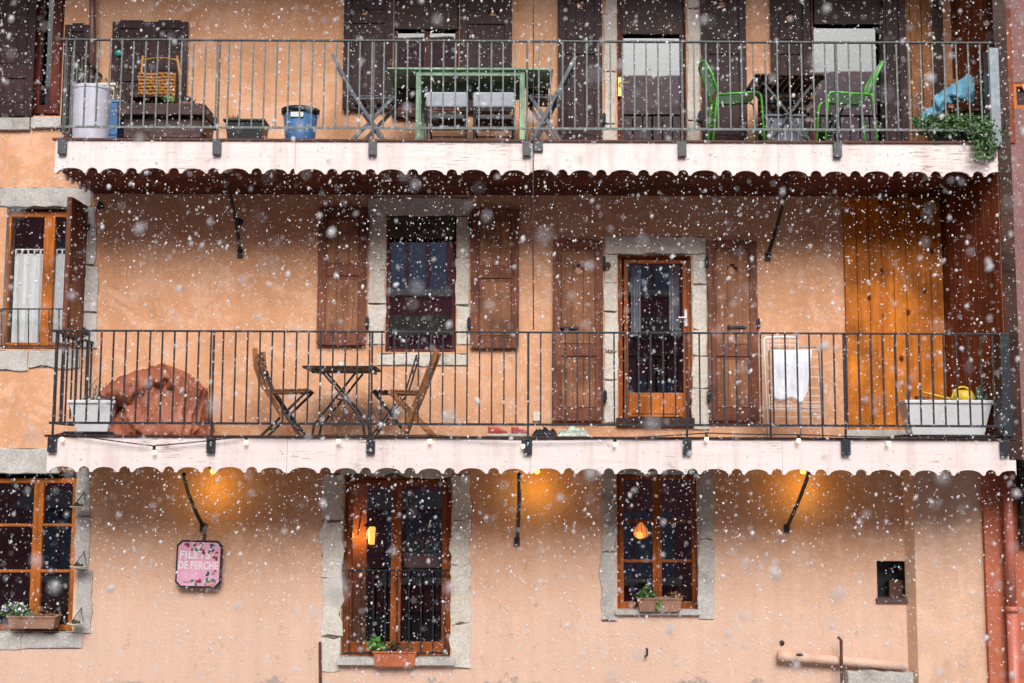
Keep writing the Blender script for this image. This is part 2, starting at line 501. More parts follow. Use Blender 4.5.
    def trough(self, x0, x1, y0, y1, z0, z1, flare=0.03, rim=0.02, wall=0.015, lip=0.02):
        """a flared flower box with a rim and a hollow top"""
        def ring(x0, x1, y0, y1, z):
            return [self.bm.verts.new(p) for p in ((x0, y0, z), (x1, y0, z), (x1, y1, z), (x0, y1, z))]
        f = flare
        rs = [ring(x0 + f, x1 - f, y0 + f * .6, y1 - f * .6, z0), ring(x0, x1, y0, y1, z1 - rim),
              ring(x0 - lip, x1 + lip, y0 - lip, y1 + lip, z1 - rim + .001), ring(x0 - lip, x1 + lip, y0 - lip, y1 + lip, z1),
              ring(x0 + wall, x1 - wall, y0 + wall, y1 - wall, z1), ring(x0 + wall, x1 - wall, y0 + wall, y1 - wall, z1 - 0.05)]
        self.bm.faces.new(rs[0][::-1])
        for A, B in zip(rs, rs[1:]):
            for k in range(4):
                self.bm.faces.new((A[k], A[(k + 1) % 4], B[(k + 1) % 4], B[k]))
        self.bm.faces.new(rs[-1])
        return self

    def ball(self, c, r, sub=2, sc=(1, 1, 1)):
        ret = bmesh.ops.create_icosphere(self.bm, subdivisions=sub, radius=r)
        for v in ret['verts']:
            v.co = Vector((v.co.x * sc[0] + c[0], v.co.y * sc[1] + c[1], v.co.z * sc[2] + c[2]))
        return self

    def leaf(self, p, d, size, wide=0.5):
        d = Vector(d).normalized()
        a = d.cross(Vector((random.gauss(0, 1), random.gauss(0, 1), random.gauss(0, 1)))).normalized()
        n = d.cross(a)
        p = Vector(p)
        L = size
        pts = [p, p + d * L * .35 + a * L * wide * .5 + n * L * .06, p + d * L + n * L * -.08, p + d * L * .35 - a * L * wide * .5 + n * L * .06]
        self.face(pts)
        return self

    def build(self, name, mat, parent=None, smooth=False, bevel=0.0, subsurf=0):
        bmesh.ops.recalc_face_normals(self.bm, faces=self.bm.faces)
        o = Vector((0, 0, 0))
        if parent is not None:
            o = ORIGIN[parent.name]
            bmesh.ops.translate(self.bm, verts=self.bm.verts, vec=-o)
        me = bpy.data.meshes.new(name)
        self.bm.to_mesh(me)
        self.bm.free()
        me.materials.append(M[mat] if isinstance(mat, str) else mat)
        if smooth:
            me.polygons.foreach_set('use_smooth', [True] * len(me.polygons))
        ob = bpy.data.objects.new(name, me)
        COL.objects.link(ob)
        if parent is not None:
            ob.parent = parent
        ORIGIN[ob.name] = o
        if bevel:
            b = ob.modifiers.new('soft_edges', 'BEVEL')
            b.width = bevel
            b.segments = 2
            b.limit_method = 'ANGLE'
            b.angle_limit = R(40)
        if subsurf:
            s = ob.modifiers.new('rounding', 'SUBSURF')
            s.levels = s.render_levels = subsurf
        return ob


def thing(name, label, cat, loc, group=None):
    o = bpy.data.objects.new(name, None)
    o.empty_display_size = 0.1
    COL.objects.link(o)
    o.location = loc
    ORIGIN[o.name] = Vector(loc)
    tag(o, label, cat, group)
    return o


def tag(o, label=None, cat=None, group=None, kind=None):
    for k, v in (('label', label), ('category', cat), ('group', group), ('kind', kind)):
        if v:
            o[k] = v
    return o


def jitter_poly(x0, x1, z0, z1, amp, n=5, seed=0):
    """a rough rectangle"""
    pts = []
    cs = [(x0, z0), (x1, z0), (x1, z1), (x0, z1)]
    for k in range(4):
        a, b = cs[k], cs[(k + 1) % 4]
        L = math.hypot(b[0] - a[0], b[1] - a[1])
        m = max(2, int(L / 0.07))
        nx, nz = (b[1] - a[1]) / L, -(b[0] - a[0]) / L
        for i in range(m):
            t = i / m
            x, z = a[0] + (b[0] - a[0]) * t, a[1] + (b[1] - a[1]) * t
            e = noise.noise(Vector((x * 7 + seed * 3.1, z * 7, seed * 1.7 + k))) * amp
            pts.append((x + nx * e, z + nz * e))
    return pts


# ================================================================== THE HOUSE
house = thing('tenement_house', 'peach rendered house with two scalloped balconies, brown shutters and stone window surrounds', 'house', (0, 0.2, 0))

Z_UP = W(512, 141, YF).z        # upper balcony floor
Z_UPB = W(512, 195.5, 0).z      # its underside at the wall
Z_LO = W(512, 437.5, YF).z      # lower balcony floor
XL_UP, XR_UP = W(55, 155, YF).x, W(1002, 155, YF).x
XL_LO, XR_LO = W(47, 455, YF).x, W(1016, 455, YF).x

# openings of the wall (pixel rectangles on the plane y = 0)
OPEN = {
    'g_left': (-40, 470, 75, 632), 'g_french': (342, 474, 451, 660), 'g_small': (617, 472, 698, 611), 'g_hole': (877, 561, 907, 602),
    'm_left': (4, 207, 83, 349), 'm_mid': (386, 215, 456, 352), 'm_door': (618, 254, 692, 424),
    't_left': (30, -60, 64, 116), 't_mid': (394, -60, 459, 112), 't_door': (617, -60, 686, 150), 't_right': (810, -60, 886, 150),
}
holes = [RC(*OPEN[k], 0) for k in OPEN]
Z_TOP = W(512, -75, 0).z
w = MB()
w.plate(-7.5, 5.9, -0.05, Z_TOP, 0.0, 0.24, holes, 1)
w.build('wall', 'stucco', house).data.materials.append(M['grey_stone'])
# the projecting pier at the foot of the wall
w = MB()
x0, x1, z0, z1 = RC(916, 478, 986, 700, -0.16)
zt = Z_LO - 0.13
w.hexa([(x0 - .06, 0.01, -.05), (x0, -.16, -.05), (x1, -.16, -.05), (x1, .01, -.05)], [(x0 - .06, .01, zt), (x0, -.16, zt), (x1, -.16, zt), (x1, .01, zt)])
w.build('pier', 'pier', house)
# eaves
w = MB()
w.box(-7.5, 5.9, -1.75, 0.3, Z_TOP, Z_TOP + 0.12)
for k in range(16):
    x = -7.2 + k * .85
    w.box(x, x + .1, -1.7, 0, Z_TOP - .14, Z_TOP)
w.build('eaves', 'soffit', house)
w = MB()
w.hexa([(-7.6, -1.85, Z_TOP + .121), (6, -1.85, Z_TOP + .121), (6, 6, Z_TOP + 4), (-7.6, 6, Z_TOP + 4)],
       [(-7.6, -1.85, Z_TOP + .25), (6, -1.85, Z_TOP + .25), (6, 6, Z_TOP + 4.2), (-7.6, 6, Z_TOP + 4.2)])
w.build('roof', 'snow', house)


# ------------------------------------------------------------------ windows
def room(parent, rc, depth=1.6, mat='room'):
    x0, x1, z0, z1 = rc
    m = MB()
    y0, y1 = 0.241, 0.24 + depth
    e = .5
    for q in ([(x0 - e, y1, z0 - e), (x1 + e, y1, z0 - e), (x1 + e, y1, z1 + e), (x0 - e, y1, z1 + e)],
              [(x0 - e, y0, z0 - .02), (x1 + e, y0, z0 - .02), (x1 + e, y1, z0 - e), (x0 - e, y1, z0 - e)],
              [(x0 - e, y0, z1 + .02), (x1 + e, y0, z1 + .02), (x1 + e, y1, z1 + e), (x0 - e, y1, z1 + e)],
              [(x0 - e, y0, z0 - e), (x0 - e, y1, z0 - e), (x0 - e, y1, z1 + e), (x0 - e, y0, z1 + e)],
              [(x1 + e, y0, z0 - e), (x1 + e, y1, z0 - e), (x1 + e, y1, z1 + e), (x1 + e, y0, z1 + e)]):
        m.face(q)
    return m.build('room_interior', mat, parent)


def ring(m, rc, t, y0, y1, tb=None, tt=None):
    x0, x1, z0, z1 = rc
    tb = t if tb is None else tb
    tt = t if tt is None else tt
    m.plate(x0, x1, z0, z1, y0, y1, [(x0 + t, x1 - t, z0 + tb, z1 - tt)])


def window(key, YW, wood_mat, outer, sashes, rows=(), kind='window', glass='glass', depth=1.6, room_mat='room', sash_mat=None, bottom=None):
    """sashes: list of pixel rectangles, each with its own ring; rows: pixel heights of glazing bars"""
    hx = RC(*OPEN[key], YW)
    m = MB()
    ring(m, (hx[0] - .03, hx[1] + .03, hx[2] - .03, hx[3] + .03), outer + .03, YW, YW + .09)
    fr = m.build(kind, wood_mat, house, bevel=.004)
    pm = MB()
    for (a, b, c, d, t) in sashes:
        rc = RC(a, b, c, d, YW)
        s = MB()
        tb = t if bottom is None else bottom
        ring(s, rc, t, YW - .02, YW + .05, tb=tb)
        for r in rows:
            z = W((a + c) / 2, r, YW).z
            s.box(rc[0] + t, rc[1] - t, YW - .012, YW + .03, z - .015, z + .015)
        s.build('sash', sash_mat or wood_mat, fr, bevel=.005)
        pm.face([(rc[0] + t, YW + .02, rc[2] + tb), (rc[1] - t, YW + .02, rc[2] + tb), (rc[1] - t, YW + .02, rc[3] - t), (rc[0] + t, YW + .02, rc[3] - t)])
    pm.build('pane', glass, fr)
    room(fr, hx, depth, room_mat)
    return fr


gl = window('g_left', .12, 'frame', .03, [(-40, 478, 37, 630, .055), (37, 478, 76, 630, .055)], rows=(525, 571), depth=2.2)
gf = window('g_french', .14, 'chestnut_frame', .06, [(347, 480, 396, 655, .055), (396, 480, 447, 655, .055)], kind='french_window', bottom=.14, depth=1.9, sash_mat='chestnut_frame')
gs = window('g_small', .12, 'chestnut_frame', .035, [(619, 475, 657, 611, .05), (657, 475, 696, 611, .05)], rows=(521, 561), bottom=.10, depth=2.2)
mw = window('m_mid', .10, 'red_frame', .03, [(387, 234, 455, 357, .03)], glass='dark_glass', depth=1.4)
md = window('m_door', .10, 'chestnut_frame', .05, [(624, 260, 687, 420, .045)], kind='door', bottom=.30, depth=1.8)
ml = window('m_left', .10, 'frame', .03, [(4, 212, 48, 348, .06), (48, 212, 84, 348, .06)], depth=1.6)
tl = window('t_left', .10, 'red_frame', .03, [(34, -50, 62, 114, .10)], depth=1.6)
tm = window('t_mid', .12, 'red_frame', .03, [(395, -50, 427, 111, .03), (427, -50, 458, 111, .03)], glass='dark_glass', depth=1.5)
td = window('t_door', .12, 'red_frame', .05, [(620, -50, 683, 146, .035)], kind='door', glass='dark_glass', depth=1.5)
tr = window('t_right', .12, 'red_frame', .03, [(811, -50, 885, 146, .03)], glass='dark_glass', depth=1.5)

# the wooden kick board of the middle door, its handle, the brass plate above
m = MB()
m.rect(629, 393, 682, 417, .08, .045, .085)
m.rect(632, 396, 679, 414, .08, .035, .05)
m.build('kick_panel', 'frame', md, bevel=.004)
m = MB()
a = W(686, 318, .05)
m.box(a.x - .014, a.x + .014, .06, .078, a.z - .09, a.z + .09)
m.tube([(a.x, .06, a.z), (a.x, .01, a.z), (a.x - .09, .01, a.z)], .009)
m.build('handle', 'white_metal', md)
m = MB()
a = W(620, 86, .05)
m.box(a.x - .018, a.x + .018, .075, .098, a.z - .11, a.z + .11)
m.tube([(a.x, .075, a.z + .03), (a.x, .02, a.z + .03), (a.x + .1, .02, a.z + .03)], .01)
m.build('handle', 'brass', td)
m = MB()
m.rect(616, 418, 694, 426, 0, -.06, .05)
m.build('threshold', 'dark_wood', md, bevel=.004)
# olive roller blind box over the middle window
m = MB()
m.rect(387, 216, 455, 237, .03, .0, .06)
for k in range(5):
    m.rect(387, 218 + k * 3.8, 455, 220 + k * 3.8, .0, -.006, .001)
for k in range(12):
    m.rect(388 + k * 5.6, 236, 392 + k * 5.6, 238.6, .0, .003, .02)
m.build('blind_box', 'olive', mw)


def curtain(parent, px0, py0, px1, py1, Y, tabs=True, mat='curtain'):
    x0, x1, z0, z1 = RC(px0, py0, px1, py1, Y)
    m = MB()
    n = 40
    P = []
    for i in range(n + 1):
        t = i / n
        P.append((x0 + (x1 - x0) * t, Y + .018 * math.sin(t * 21) + .006 * math.sin(t * 47)))
    top = z1 - (.055 if tabs else 0)
    for a, b in zip(P, P[1:]):
        m.face([(a[0], a[1], z0), (b[0], b[1], z0), (b[0], b[1], top), (a[0], a[1], top)])
    if tabs:
        m.box(x0, x1, Y - .004, Y + .004, z1 - .012, z1)
        k = max(3, int((x1 - x0) / .055))
        for i in range(k):
            xx = x0 + (x1 - x0) * i / (k - .35)
            m.box(xx, xx + .018, Y - .003, Y + .003, top, z1 - .012)
    return m.build('curtain', mat, parent)


curtain(ml, 13, 249, 42, 347, .165)
curtain(ml, 54, 249, 80, 347, .165)
curtain(md, 631, 262, 641, 336, .3, False, 'grey_cloth')
curtain(md, 669, 262, 680, 330, .3, False, 'grey_cloth')
# guard rails of the windows
m = MB()
for py in (309, 346):
    a, b = W(-4, py, -.02), W(83, py, -.02)
    m.tube([a, b], .008, 6)
for px in (1, 18, 28.5, 39, 49, 59, 69, 79):
    m.tube([W(px, 309, -.02), W(px, 346, -.02)], .006, 6)
m.build('guard_rail', 'iron', ml)
m = MB()
for py in (570.5, 653):
    m.tube([W(342, py, .03), W(451, py, .03)], .011, 6)
for k in range(9):
    px = 349 + k * 12
    m.tube([W(px, 570, .03), W(px, 654, .03)], .008, 6)
m.build('guard_rail', M['iron'], gf)

# ------------------------------------------------------------------ stone surrounds
def surround(parent, blocks, mat='stone', proud=.012, amp=.02, name='stone_surround'):
    m = MB()
    for k, (a, b, c, d) in enumerate(blocks):
        x0, x1, z0, z1 = RC(a, b, c, d, -proud)
        g = .006
        m.prism(jitter_poly(x0 + g, x1 - g, z0 + g, z1 - g, amp, seed=k + a * .1), -proud - .004 * (k % 3), .02)
    ob = m.build(name, mat, parent, bevel=.008)
    m = MB()
    for k, (a, b, c, d) in enumerate(blocks):
        x0, x1, z0, z1 = RC(a, b, c, d, -proud)
        m.box(x0 + .02, x1 - .02, -.004 - .0006 * k, .015, z0 + .002, z1 - .002)
    m.build('mortar', 'mortar', parent)
    return ob


surround(gl, [(75, 466, 91, 516), (75, 516, 90, 570), (76, 570, 92, 634), (-30, 632, 22, 650), (22, 632, 82, 649)], 'grey_stone', .012, .03)
surround(gf, [(322, 473, 343, 520), (320, 520, 342, 578), (321, 578, 342, 637), (319, 637, 341, 671),
              (451, 474, 470, 520), (451, 520, 471, 565), (451, 565, 471, 624), (451, 624, 472, 669), (340, 459, 453, 477)], 'stone', .012, .055)
m = MB()
m.rect(337, 658, 455, 665, -.05, -.08, .13)
m.build('sill', 'grey_stone', gf, bevel=.006)
surround(gs, [(601, 466, 617, 552), (600, 552, 617, 622), (698, 466, 714, 540), (698, 540, 715, 620), (617, 459, 698, 475)], 'grey_stone', .012, .035)
m = MB()
m.rect(615, 610, 700, 615, -.03, -.05, .12)
m.build('sill', 'grey_stone', gs, bevel=.006)
surround(mw, [(368, 197, 470, 216), (369, 216, 386, 270), (368, 270, 386, 304), (367, 304, 386, 345), (456, 216, 470, 258), (455, 258, 470, 305), (456, 305, 471, 345),
              (376, 353, 470, 366)], 'stone', .012, .022)
surround(md, [(604, 236, 707, 254), (604, 254, 618, 283), (603, 283, 618, 312), (604, 312, 618, 352), (603, 352, 618, 380), (604, 380, 618, 424),
              (692, 254, 707, 285), (692, 285, 709, 330), (692, 330, 708, 356), (692, 356, 711, 388), (692, 388, 711, 430)], 'stone', .012, .03)
surround(ml, [(-30, 187, 92, 207), (84, 207, 96, 265), (84, 265, 98, 312), (80, 312, 97, 349)], 'grey_stone', .02, .03)
surround(ml, [(-30, 350, 28, 371), (28, 350, 80, 368)], 'grey_stone', .02, .03, 'sill')
surround(tl, [(-4, 117, 30, 130), (30, 117, 64, 128)], 'grey_stone', .05, .012, 'stone_sill')
surround(td, [(604, -60, 617, 14), (603, 14, 617, 72), (604, 72, 616, 124), (603, 124, 617, 150)], 'stone', .012, .025)
surround(td, [(687, -60, 700, 8), (687, 8, 701, 64), (687, 64, 700, 121), (687, 121, 701, 150)], 'stone', .012, .025)
m = MB()
m.rect(392, 112, 462, 118, -.03, -.06, .12)
m.build('sill', 'dark_wood', tm, bevel=.005)
for fr_, a_, b_, bot_ in ((tm, 395, 458, 30), (td, 622, 681, 35), (tr, 813, 883, 25)):
    m = MB()
    m.rect(a_, -55, b_, bot_, .1, .065, .10)
    m.build('blind_box', 'dark_wood', fr_)
# strip of pale stone above the ground-floor window, below the balcony end
surround(house, [(-30, 448, 60, 474)], 'grey_stone', .015, .02, 'stone_lintel')

# the small square vent hole with a brick standing in it
hx = RC(*OPEN['g_hole'], 0)
m = MB()
ring(m, (hx[0] - .002, hx[1] + .002, hx[2] - .002, hx[3] + .002), .012, .02, .2)
vh = m.build('vent_opening', 'dark_wood', house)
m = MB()
ex = .04
m.box(hx[0] - ex, hx[1] + ex, .245, .26, hx[2] - ex, hx[3] + ex)
m.build('backing', 'black', vh)
m = MB()
m.rect(888, 580, 902, 600, .15, .1, .2)
m.build('brick', 'rust', vh, bevel=.005)
m = MB()
m.rect(876, 598, 909, 603, -.01, -.03, .2)
m.build('sill', 'trunk', vh, bevel=.004)


# ------------------------------------------------------------------ shutters
def shutter(px0, py0, px1, py1, mat, panel_mat, Y=-.05, panels=(.08, .47, .53, .92), cross=None, hinges=(), latch=None, lines=3):
    x0, x1, z0, z1 = RC(px0, py0, px1, py1, Y)
    h = z1 - z0
    bw = .085
    hs = []
    if cross:
        c = W(*cross, Y)
        r, q = .056, .025
        hs = [(c.x - r, c.x + r, c.z - q, c.z + q), (c.x - q, c.x + q, c.z - r, c.z + r)]
    m = MB()
    m.plate(x0 + .01, x1 - .01, z0 + .01, z1 - .01, Y, Y + .022, hs)
    # stiles and rails stand proud of the panel
    m.box(x0, x0 + bw, Y - .016, Y + .004, z0, z1)
    m.box(x1 - bw, x1, Y - .016, Y + .004, z0, z1)
    for f in (panels[0] / 2, (panels[1] + panels[2]) / 2, 1 - (1 - panels[3]) / 2):
        zc = z0 + h * f
        hh = max(panels[0] * h / 2, .05)
        m.box(x0 + bw, x1 - bw, Y - .014, Y + .004, zc - hh, zc + hh)
    o = m.build('shutter', mat, house, bevel=.005)
    for a, b in ((panels[0], panels[1]), (panels[2], panels[3])):
        za, zb = z0 + h * a + .05, z0 + h * b - .05
        p = MB()
        xa, xb = x0 + bw + .012, x1 - bw - .012
        n = lines
        for k in range(n):
            u, v = xa + (xb - xa) * k / n, xa + (xb - xa) * (k + 1) / n
            hh = [t for t in hs]
            p.plate(u + .0015, v - .0015, za, zb, Y - .007, Y - .0005, hh)
        p.build('panel', panel_mat, o, bevel=.003)
    for (hx_, hy_) in hinges:
        c = W(hx_, hy_, Y)
        g = MB()
        g.box(c.x - .02, c.x + .02, Y - .03, Y + .05, c.z - .045, c.z + .045)
        g.tube([(c.x, Y - .02, c.z - .06), (c.x, Y - .02, c.z + .06)], .014, 8)
        g.build('hinge', 'iron', o)
    if latch:
        c = W(*latch, Y)
        g = MB()
        g.box(c.x - .09, c.x + .09, Y - .03, Y - .015, c.z - .012, c.z + .012)
        g.ball((c.x - .1, Y - .03, c.z), .025, 2)
        g.build('latch', 'iron', o)
    return o


s = shutter(318, 207, 367, 345, 'shutter', 'ochre_panel', cross=(344, 237), hinges=((367, 226), (367, 322)), panels=(.06, .5, .56, .94))
s = shutter(471, 209, 519, 348, 'shutter', 'ochre_panel', cross=(495, 243), hinges=((470, 225), (469, 323)), panels=(.06, .5, .56, .94))
s = shutter(553, 240, 603, 421, 'shutter', 'ochre_panel', cross=(579, 269), hinges=((604, 262), (605, 396)), panels=(.05, .36, .40, .96), latch=(571, 328))
s = shutter(708, 241, 758, 421, 'shutter', 'ochre_panel', cross=(732, 269), hinges=((707, 262), (709, 396), (758, 324)), panels=(.05, .36, .40, .96), latch=(738, 327))
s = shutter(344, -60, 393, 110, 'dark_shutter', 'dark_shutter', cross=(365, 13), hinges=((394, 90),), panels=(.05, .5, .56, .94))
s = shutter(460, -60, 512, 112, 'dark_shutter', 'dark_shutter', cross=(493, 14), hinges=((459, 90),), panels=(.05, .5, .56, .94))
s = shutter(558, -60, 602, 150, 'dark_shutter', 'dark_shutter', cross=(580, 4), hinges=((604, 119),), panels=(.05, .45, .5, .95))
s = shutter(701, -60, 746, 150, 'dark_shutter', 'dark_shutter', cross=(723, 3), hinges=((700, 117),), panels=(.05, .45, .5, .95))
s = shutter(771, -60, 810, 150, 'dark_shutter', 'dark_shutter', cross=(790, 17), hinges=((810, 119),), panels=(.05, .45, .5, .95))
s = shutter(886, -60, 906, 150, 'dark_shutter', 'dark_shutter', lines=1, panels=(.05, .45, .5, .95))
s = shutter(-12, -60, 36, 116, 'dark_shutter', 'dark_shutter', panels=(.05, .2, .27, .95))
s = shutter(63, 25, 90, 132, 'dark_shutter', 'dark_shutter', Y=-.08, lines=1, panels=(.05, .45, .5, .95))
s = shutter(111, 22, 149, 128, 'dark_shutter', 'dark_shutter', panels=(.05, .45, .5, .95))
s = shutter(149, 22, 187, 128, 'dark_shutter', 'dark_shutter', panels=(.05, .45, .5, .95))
# the leaf of the left window that stands straight out from the wall
h0 = W(83, 275, 0).x
z1, z0 = W(83, 207, 0).z, W(80, 342, 0).z
m = MB()
m.box(h0 - .02, h0 + .02, -.52, -.01, z0, z1)
for f in (.03, .5, .97):
    zc = z0 + (z1 - z0) * f
    m.box(h0 + .02, h0 + .032, -.50, -.03, zc - .05, zc + .05)
m.box(h0 + .02, h0 + .034, -.52, -.44, z0, z1)
m.box(h0 + .02, h0 + .034, -.10, -.01, z0, z1)
so = m.build('shutter', 'shutter', house, bevel=.005)
m = MB()
zc = z0 + (z1 - z0) * .5
m.box(h0 + .0201, h0 + .026, -.43, -.11, z0 + .1, zc - .06)
m.build('panel', 'ochre_panel', so, bevel=.003)
for py in (227, 332):
    c = W(86, py, -.02)
    m = MB()
    m.box(c.x - .03, c.x + .05, -.04, .0, c.z - .03, c.z + .03)
    m.tube([(c.x - .02, -.03, c.z - .05), (c.x - .02, -.03, c.z + .05)], .015, 8)
    m.build('hinge', 'iron', so)

# shutter catches and small iron pins on the wall
for px, py in ((100, 206), (378, 264), (619, 271)):
    pass
c = W(100, 206, -.02)
m = MB()
m.prism([(c.x - .03, c.z - .03), (c.x + .035, c.z - .02), (c.x + .03, c.z + .03), (c.x, c.z + .06), (c.x - .02, c.z + .02)], -.05, .01)
m.build('wall_pin', 'iron', house, bevel=.004)
c = W(639, 276 - 10, -.04)
for px, py in ((608, 265),):
    c = W(px, py, -.06)
    m = MB()
    m.ball((c.x, c.y, c.z), .035, 2, (1, .4, 1))
    m.build('shutter_catch', 'rust', house)
c = W(118.5, 53, -.07)
m = MB()
m.ball((c.x, c.y, c.z), .045, 3, (1, .35, .85))
m.build('shutter_catch', 'teal', house, smooth=True)

# ------------------------------------------------------------------ timber cladding at the right
def boards(px0, px1, zb, zt, Y, n, mat, name):
    x0, x1 = W(px0, 300, Y).x, W(px1, 300, Y).x
    m = MB()
    for k in range(n):
        u, v = x0 + (x1 - x0) * k / n, x0 + (x1 - x0) * (k + 1) / n
        m.box(u + .002, v - .002, Y - .02 - .004 * ((k * 7) % 3), -.0005, zb, zt)
    return m.build(name, mat, house, bevel=.003)


Z_BB = W(900, 430, -.02).z
boards(845, 943, Z_BB, Z_UPB - .01, -.02, 8, 'pine', 'plank_cladding')
m = MB()
m.box(W(845, 430, 0).x, W(950, 430, 0).x, -.06, 0, Z_LO, Z_BB)
m.build('plinth', 'grey_stone', house, bevel=.006)
boards(906, 941, Z_UP, Z_TOP, -.02, 3, 'chair_wood', 'plank_cladding')
boards(941, 952, Z_UP, Z_TOP, -.05, 1, 'dark_wood', 'plank_cladding')
# the boarded end wall that closes both balconies
def side_wall(xa, xb, zb, zt, mat, n=8):
    m = MB()
    for k in range(n):
        t0, t1 = k / n, (k + 1) / n
        g = .003
        xa0, xa1 = xa + (xb - xa) * t0, xa + (xb - xa) * t1
        ya, yb = -.0 + (YF - 0) * t0 - g, YF * t1 + g
        o_ = .004 * ((k * 5) % 3)
        m.hexa([(xa0 - o_, ya, zb), (xa1 - o_, yb, zb), (xa1 + .1, yb, zb), (xa0 + .1, ya, zb)],
               [(xa0 - o_, ya, zt), (xa1 - o_, yb, zt), (xa1 + .1, yb, zt), (xa0 + .1, ya, zt)])
    return m.build('end_wall', mat, house, bevel=.003)


side_wall(W(943, 300, 0).x, W(1003, 300, YF).x, Z_LO, Z_UPB - .01, 'dark_pine')
side_wall(W(952, 60, 0).x, W(1003, 60, YF).x, Z_UP, Z_TOP, 'dark_pine')

# ------------------------------------------------------------------ balconies
def scallop_profile(x0, x1, zb, s=1 / 98.0):
    """(x, z) along the lower edge: arches cut into the board, wide and narrow in turn"""
    seq = [(27, 5.4), (11.5, 5.6), (23, 5.0), (11.5, 5.6)]
    pts = []
    x = x0
    k = 0
    while x < x1:
        wd, ht = seq[k % 4]
        wd, ht = wd * s * random.uniform(.97, 1.03), ht * s
        gap = 2.3 * s
        pts.append((x, zb))
        pts.append((x + gap, zb))
        x += gap
        for i in range(1, 10):
            t = i / 10
            pts.append((x + wd * t, zb + ht * math.sqrt(max(0, 1 - (2 * t - 1) ** 2)) ** (1.0 if wd < .15 else 1.15)))
        x += wd
        k += 1
    pts = [p for p in pts if p[0] < x1 - .004]
    pts.append((x1, zb))
    return pts


def balcony(xl, xr, zf, zbot_front, under, rail_py, low_py, posts, rail_mats, slab, lefty):
    d = MB()
    d.box(xl + .03, xr - .01, YF + .0315, -.001, zf - .03, zf)
    n = 8
    for k in range(n):
        y0 = YF + .04 + (-.01 - YF - .04) * k / n
        d.box(xl + .035, xr - .015, y0 + .003, y0 + (-.01 - YF - .04) / n - .003, under, zf - .031)
    deck = d.build('balcony_deck', 'soffit', house)
    # trim along the deck edge
    e = MB()
    e.box(xl - .03, xr + .004, YF - .018, YF + .03, zf - .012, zf + .012)
    e.build('deck_edge', slab, deck, bevel=.004)
    f = MB()
    cuts = [xl, xl + 2.35 + random.random() * .2, xl + 4.85, xl + 7.3 + random.random() * .2, xr]
    for k in range(4):
        u, v = cuts[k] + .0015, cuts[k + 1] - .0015
        o_ = (0, .003, .0012, .0035)[k]
        f.prism(scallop_profile(u, v, zbot_front - o_) + [(v, zf - .013), (u, zf - .013)], YF + o_, YF + .03)
    # the boards return along the free end
    pr2 = scallop_profile(0, -YF - .04, zbot_front)
    va, vb = [], []
    poly = pr2 + [(-YF - .04, zf - .013), (0, zf - .013)]
    A = [f.bm.verts.new((xl, YF + .031 + u, z)) for u, z in poly]
    B = [f.bm.verts.new((xl + .025, YF + .031 + u, z)) for u, z in poly]
    f.bm.faces.new(A)
    f.bm.faces.new(B[::-1])
    for k in range(len(poly)):
        f.bm.faces.new((A[k], B[k], B[(k + 1) % len(poly)], A[(k + 1) % len(poly)]))
    fb = f.build('fascia_board', 'fascia', house)
    # railing
    zt, zl = W(512, rail_py, YR).z, W(512, low_py, YR).z
    x0, x1 = W(posts[0], rail_py, YR).x, W(posts[-1], rail_py, YR).x
    r = MB()
    nb = int(round((x1 - x0) / .1238))
    for k in range(1, nb):
        x = x0 + (x1 - x0) * k / nb + random.uniform(-.002, .002)
        r.box(x - .0075, x + .0075, YR - .0075, YR + .0075, zl, zt - .012)
    r.box(x0, x1, YR - .006, YR + .006, zl - .012, zl + .012)
    ns = 8
    for k in range(1, ns + 1):
        y = YR + (-.03 - YR) * k / ns
        r.box(x0 - .0075, x0 + .0075, y - .0075, y + .0075, zl, zt - .012)
    r.box(x0 - .006, x0 + .006, YR + .0065, -.0, zl - .011, zl + .011)
    rl = r.build('railing', rail_mats[0], house)
    h = MB()
    h.box(x0 - .02, x1 + .01, YR - .018, YR + .018, zt - .012, zt + .006)
    h.box(x0 - .018, x0 + .018, YR + .0181, -.0, zt - .012, zt + .005)
    h.build('handrail', rail_mats[1], rl, bevel=.003)
    for k, p in enumerate(posts):
        c = W(p, low_py, YR).x
        q = MB()
        q.box(c - .010, c + .010, YR - .0105, YR + .0105, zf - .17, zt - .0125)
        q.box(c - .042, c + .042, YR - .02, YF - .0005, zf - .165, zf - .0125)
        q.build('post', rail_mats[1], rl, bevel=.003)
    return deck, rl


ZB_UP = W(512, 174.5, YF).z
ZB_LO = W(512, 473.5, YF).z
random.seed(5)
balcony(XL_UP, XR_UP, Z_UP, ZB_UP, Z_UPB, 41, 128.5, (63, 217.5, 373, 527, 682, 837, 991), ('green_iron', 'rail_iron'), 'rust', True)
balcony(XL_LO, XR_LO, Z_LO, ZB_LO, Z_LO - .14, 332, 424.5, (53, 211.5, 371, 528, 687, 845.5, 1004), ('iron', 'iron'), 'dark_wood', True)
# end posts at the right
m = MB()
m.rect(990, 48, 1000, 147, YR, YR - .01, YF + .12)
m.build('end_post', 'galv', house, bevel=.006)
m = MB()
m.rect(1001, 333, 1011, 437, YR, YR - .012, YF + .12)
m.build('end_post', 'iron', house, bevel=.006)
m = MB()
c = W(542, 141, YF)
m.box(W(533, 150, YF).x, W(543, 150, YF).x, YF - .03, YF - .0005, W(540, 152, YF).z, W(540, 142, YF).z)
m.build('junction_box', 'rail_iron', house, bevel=.004)


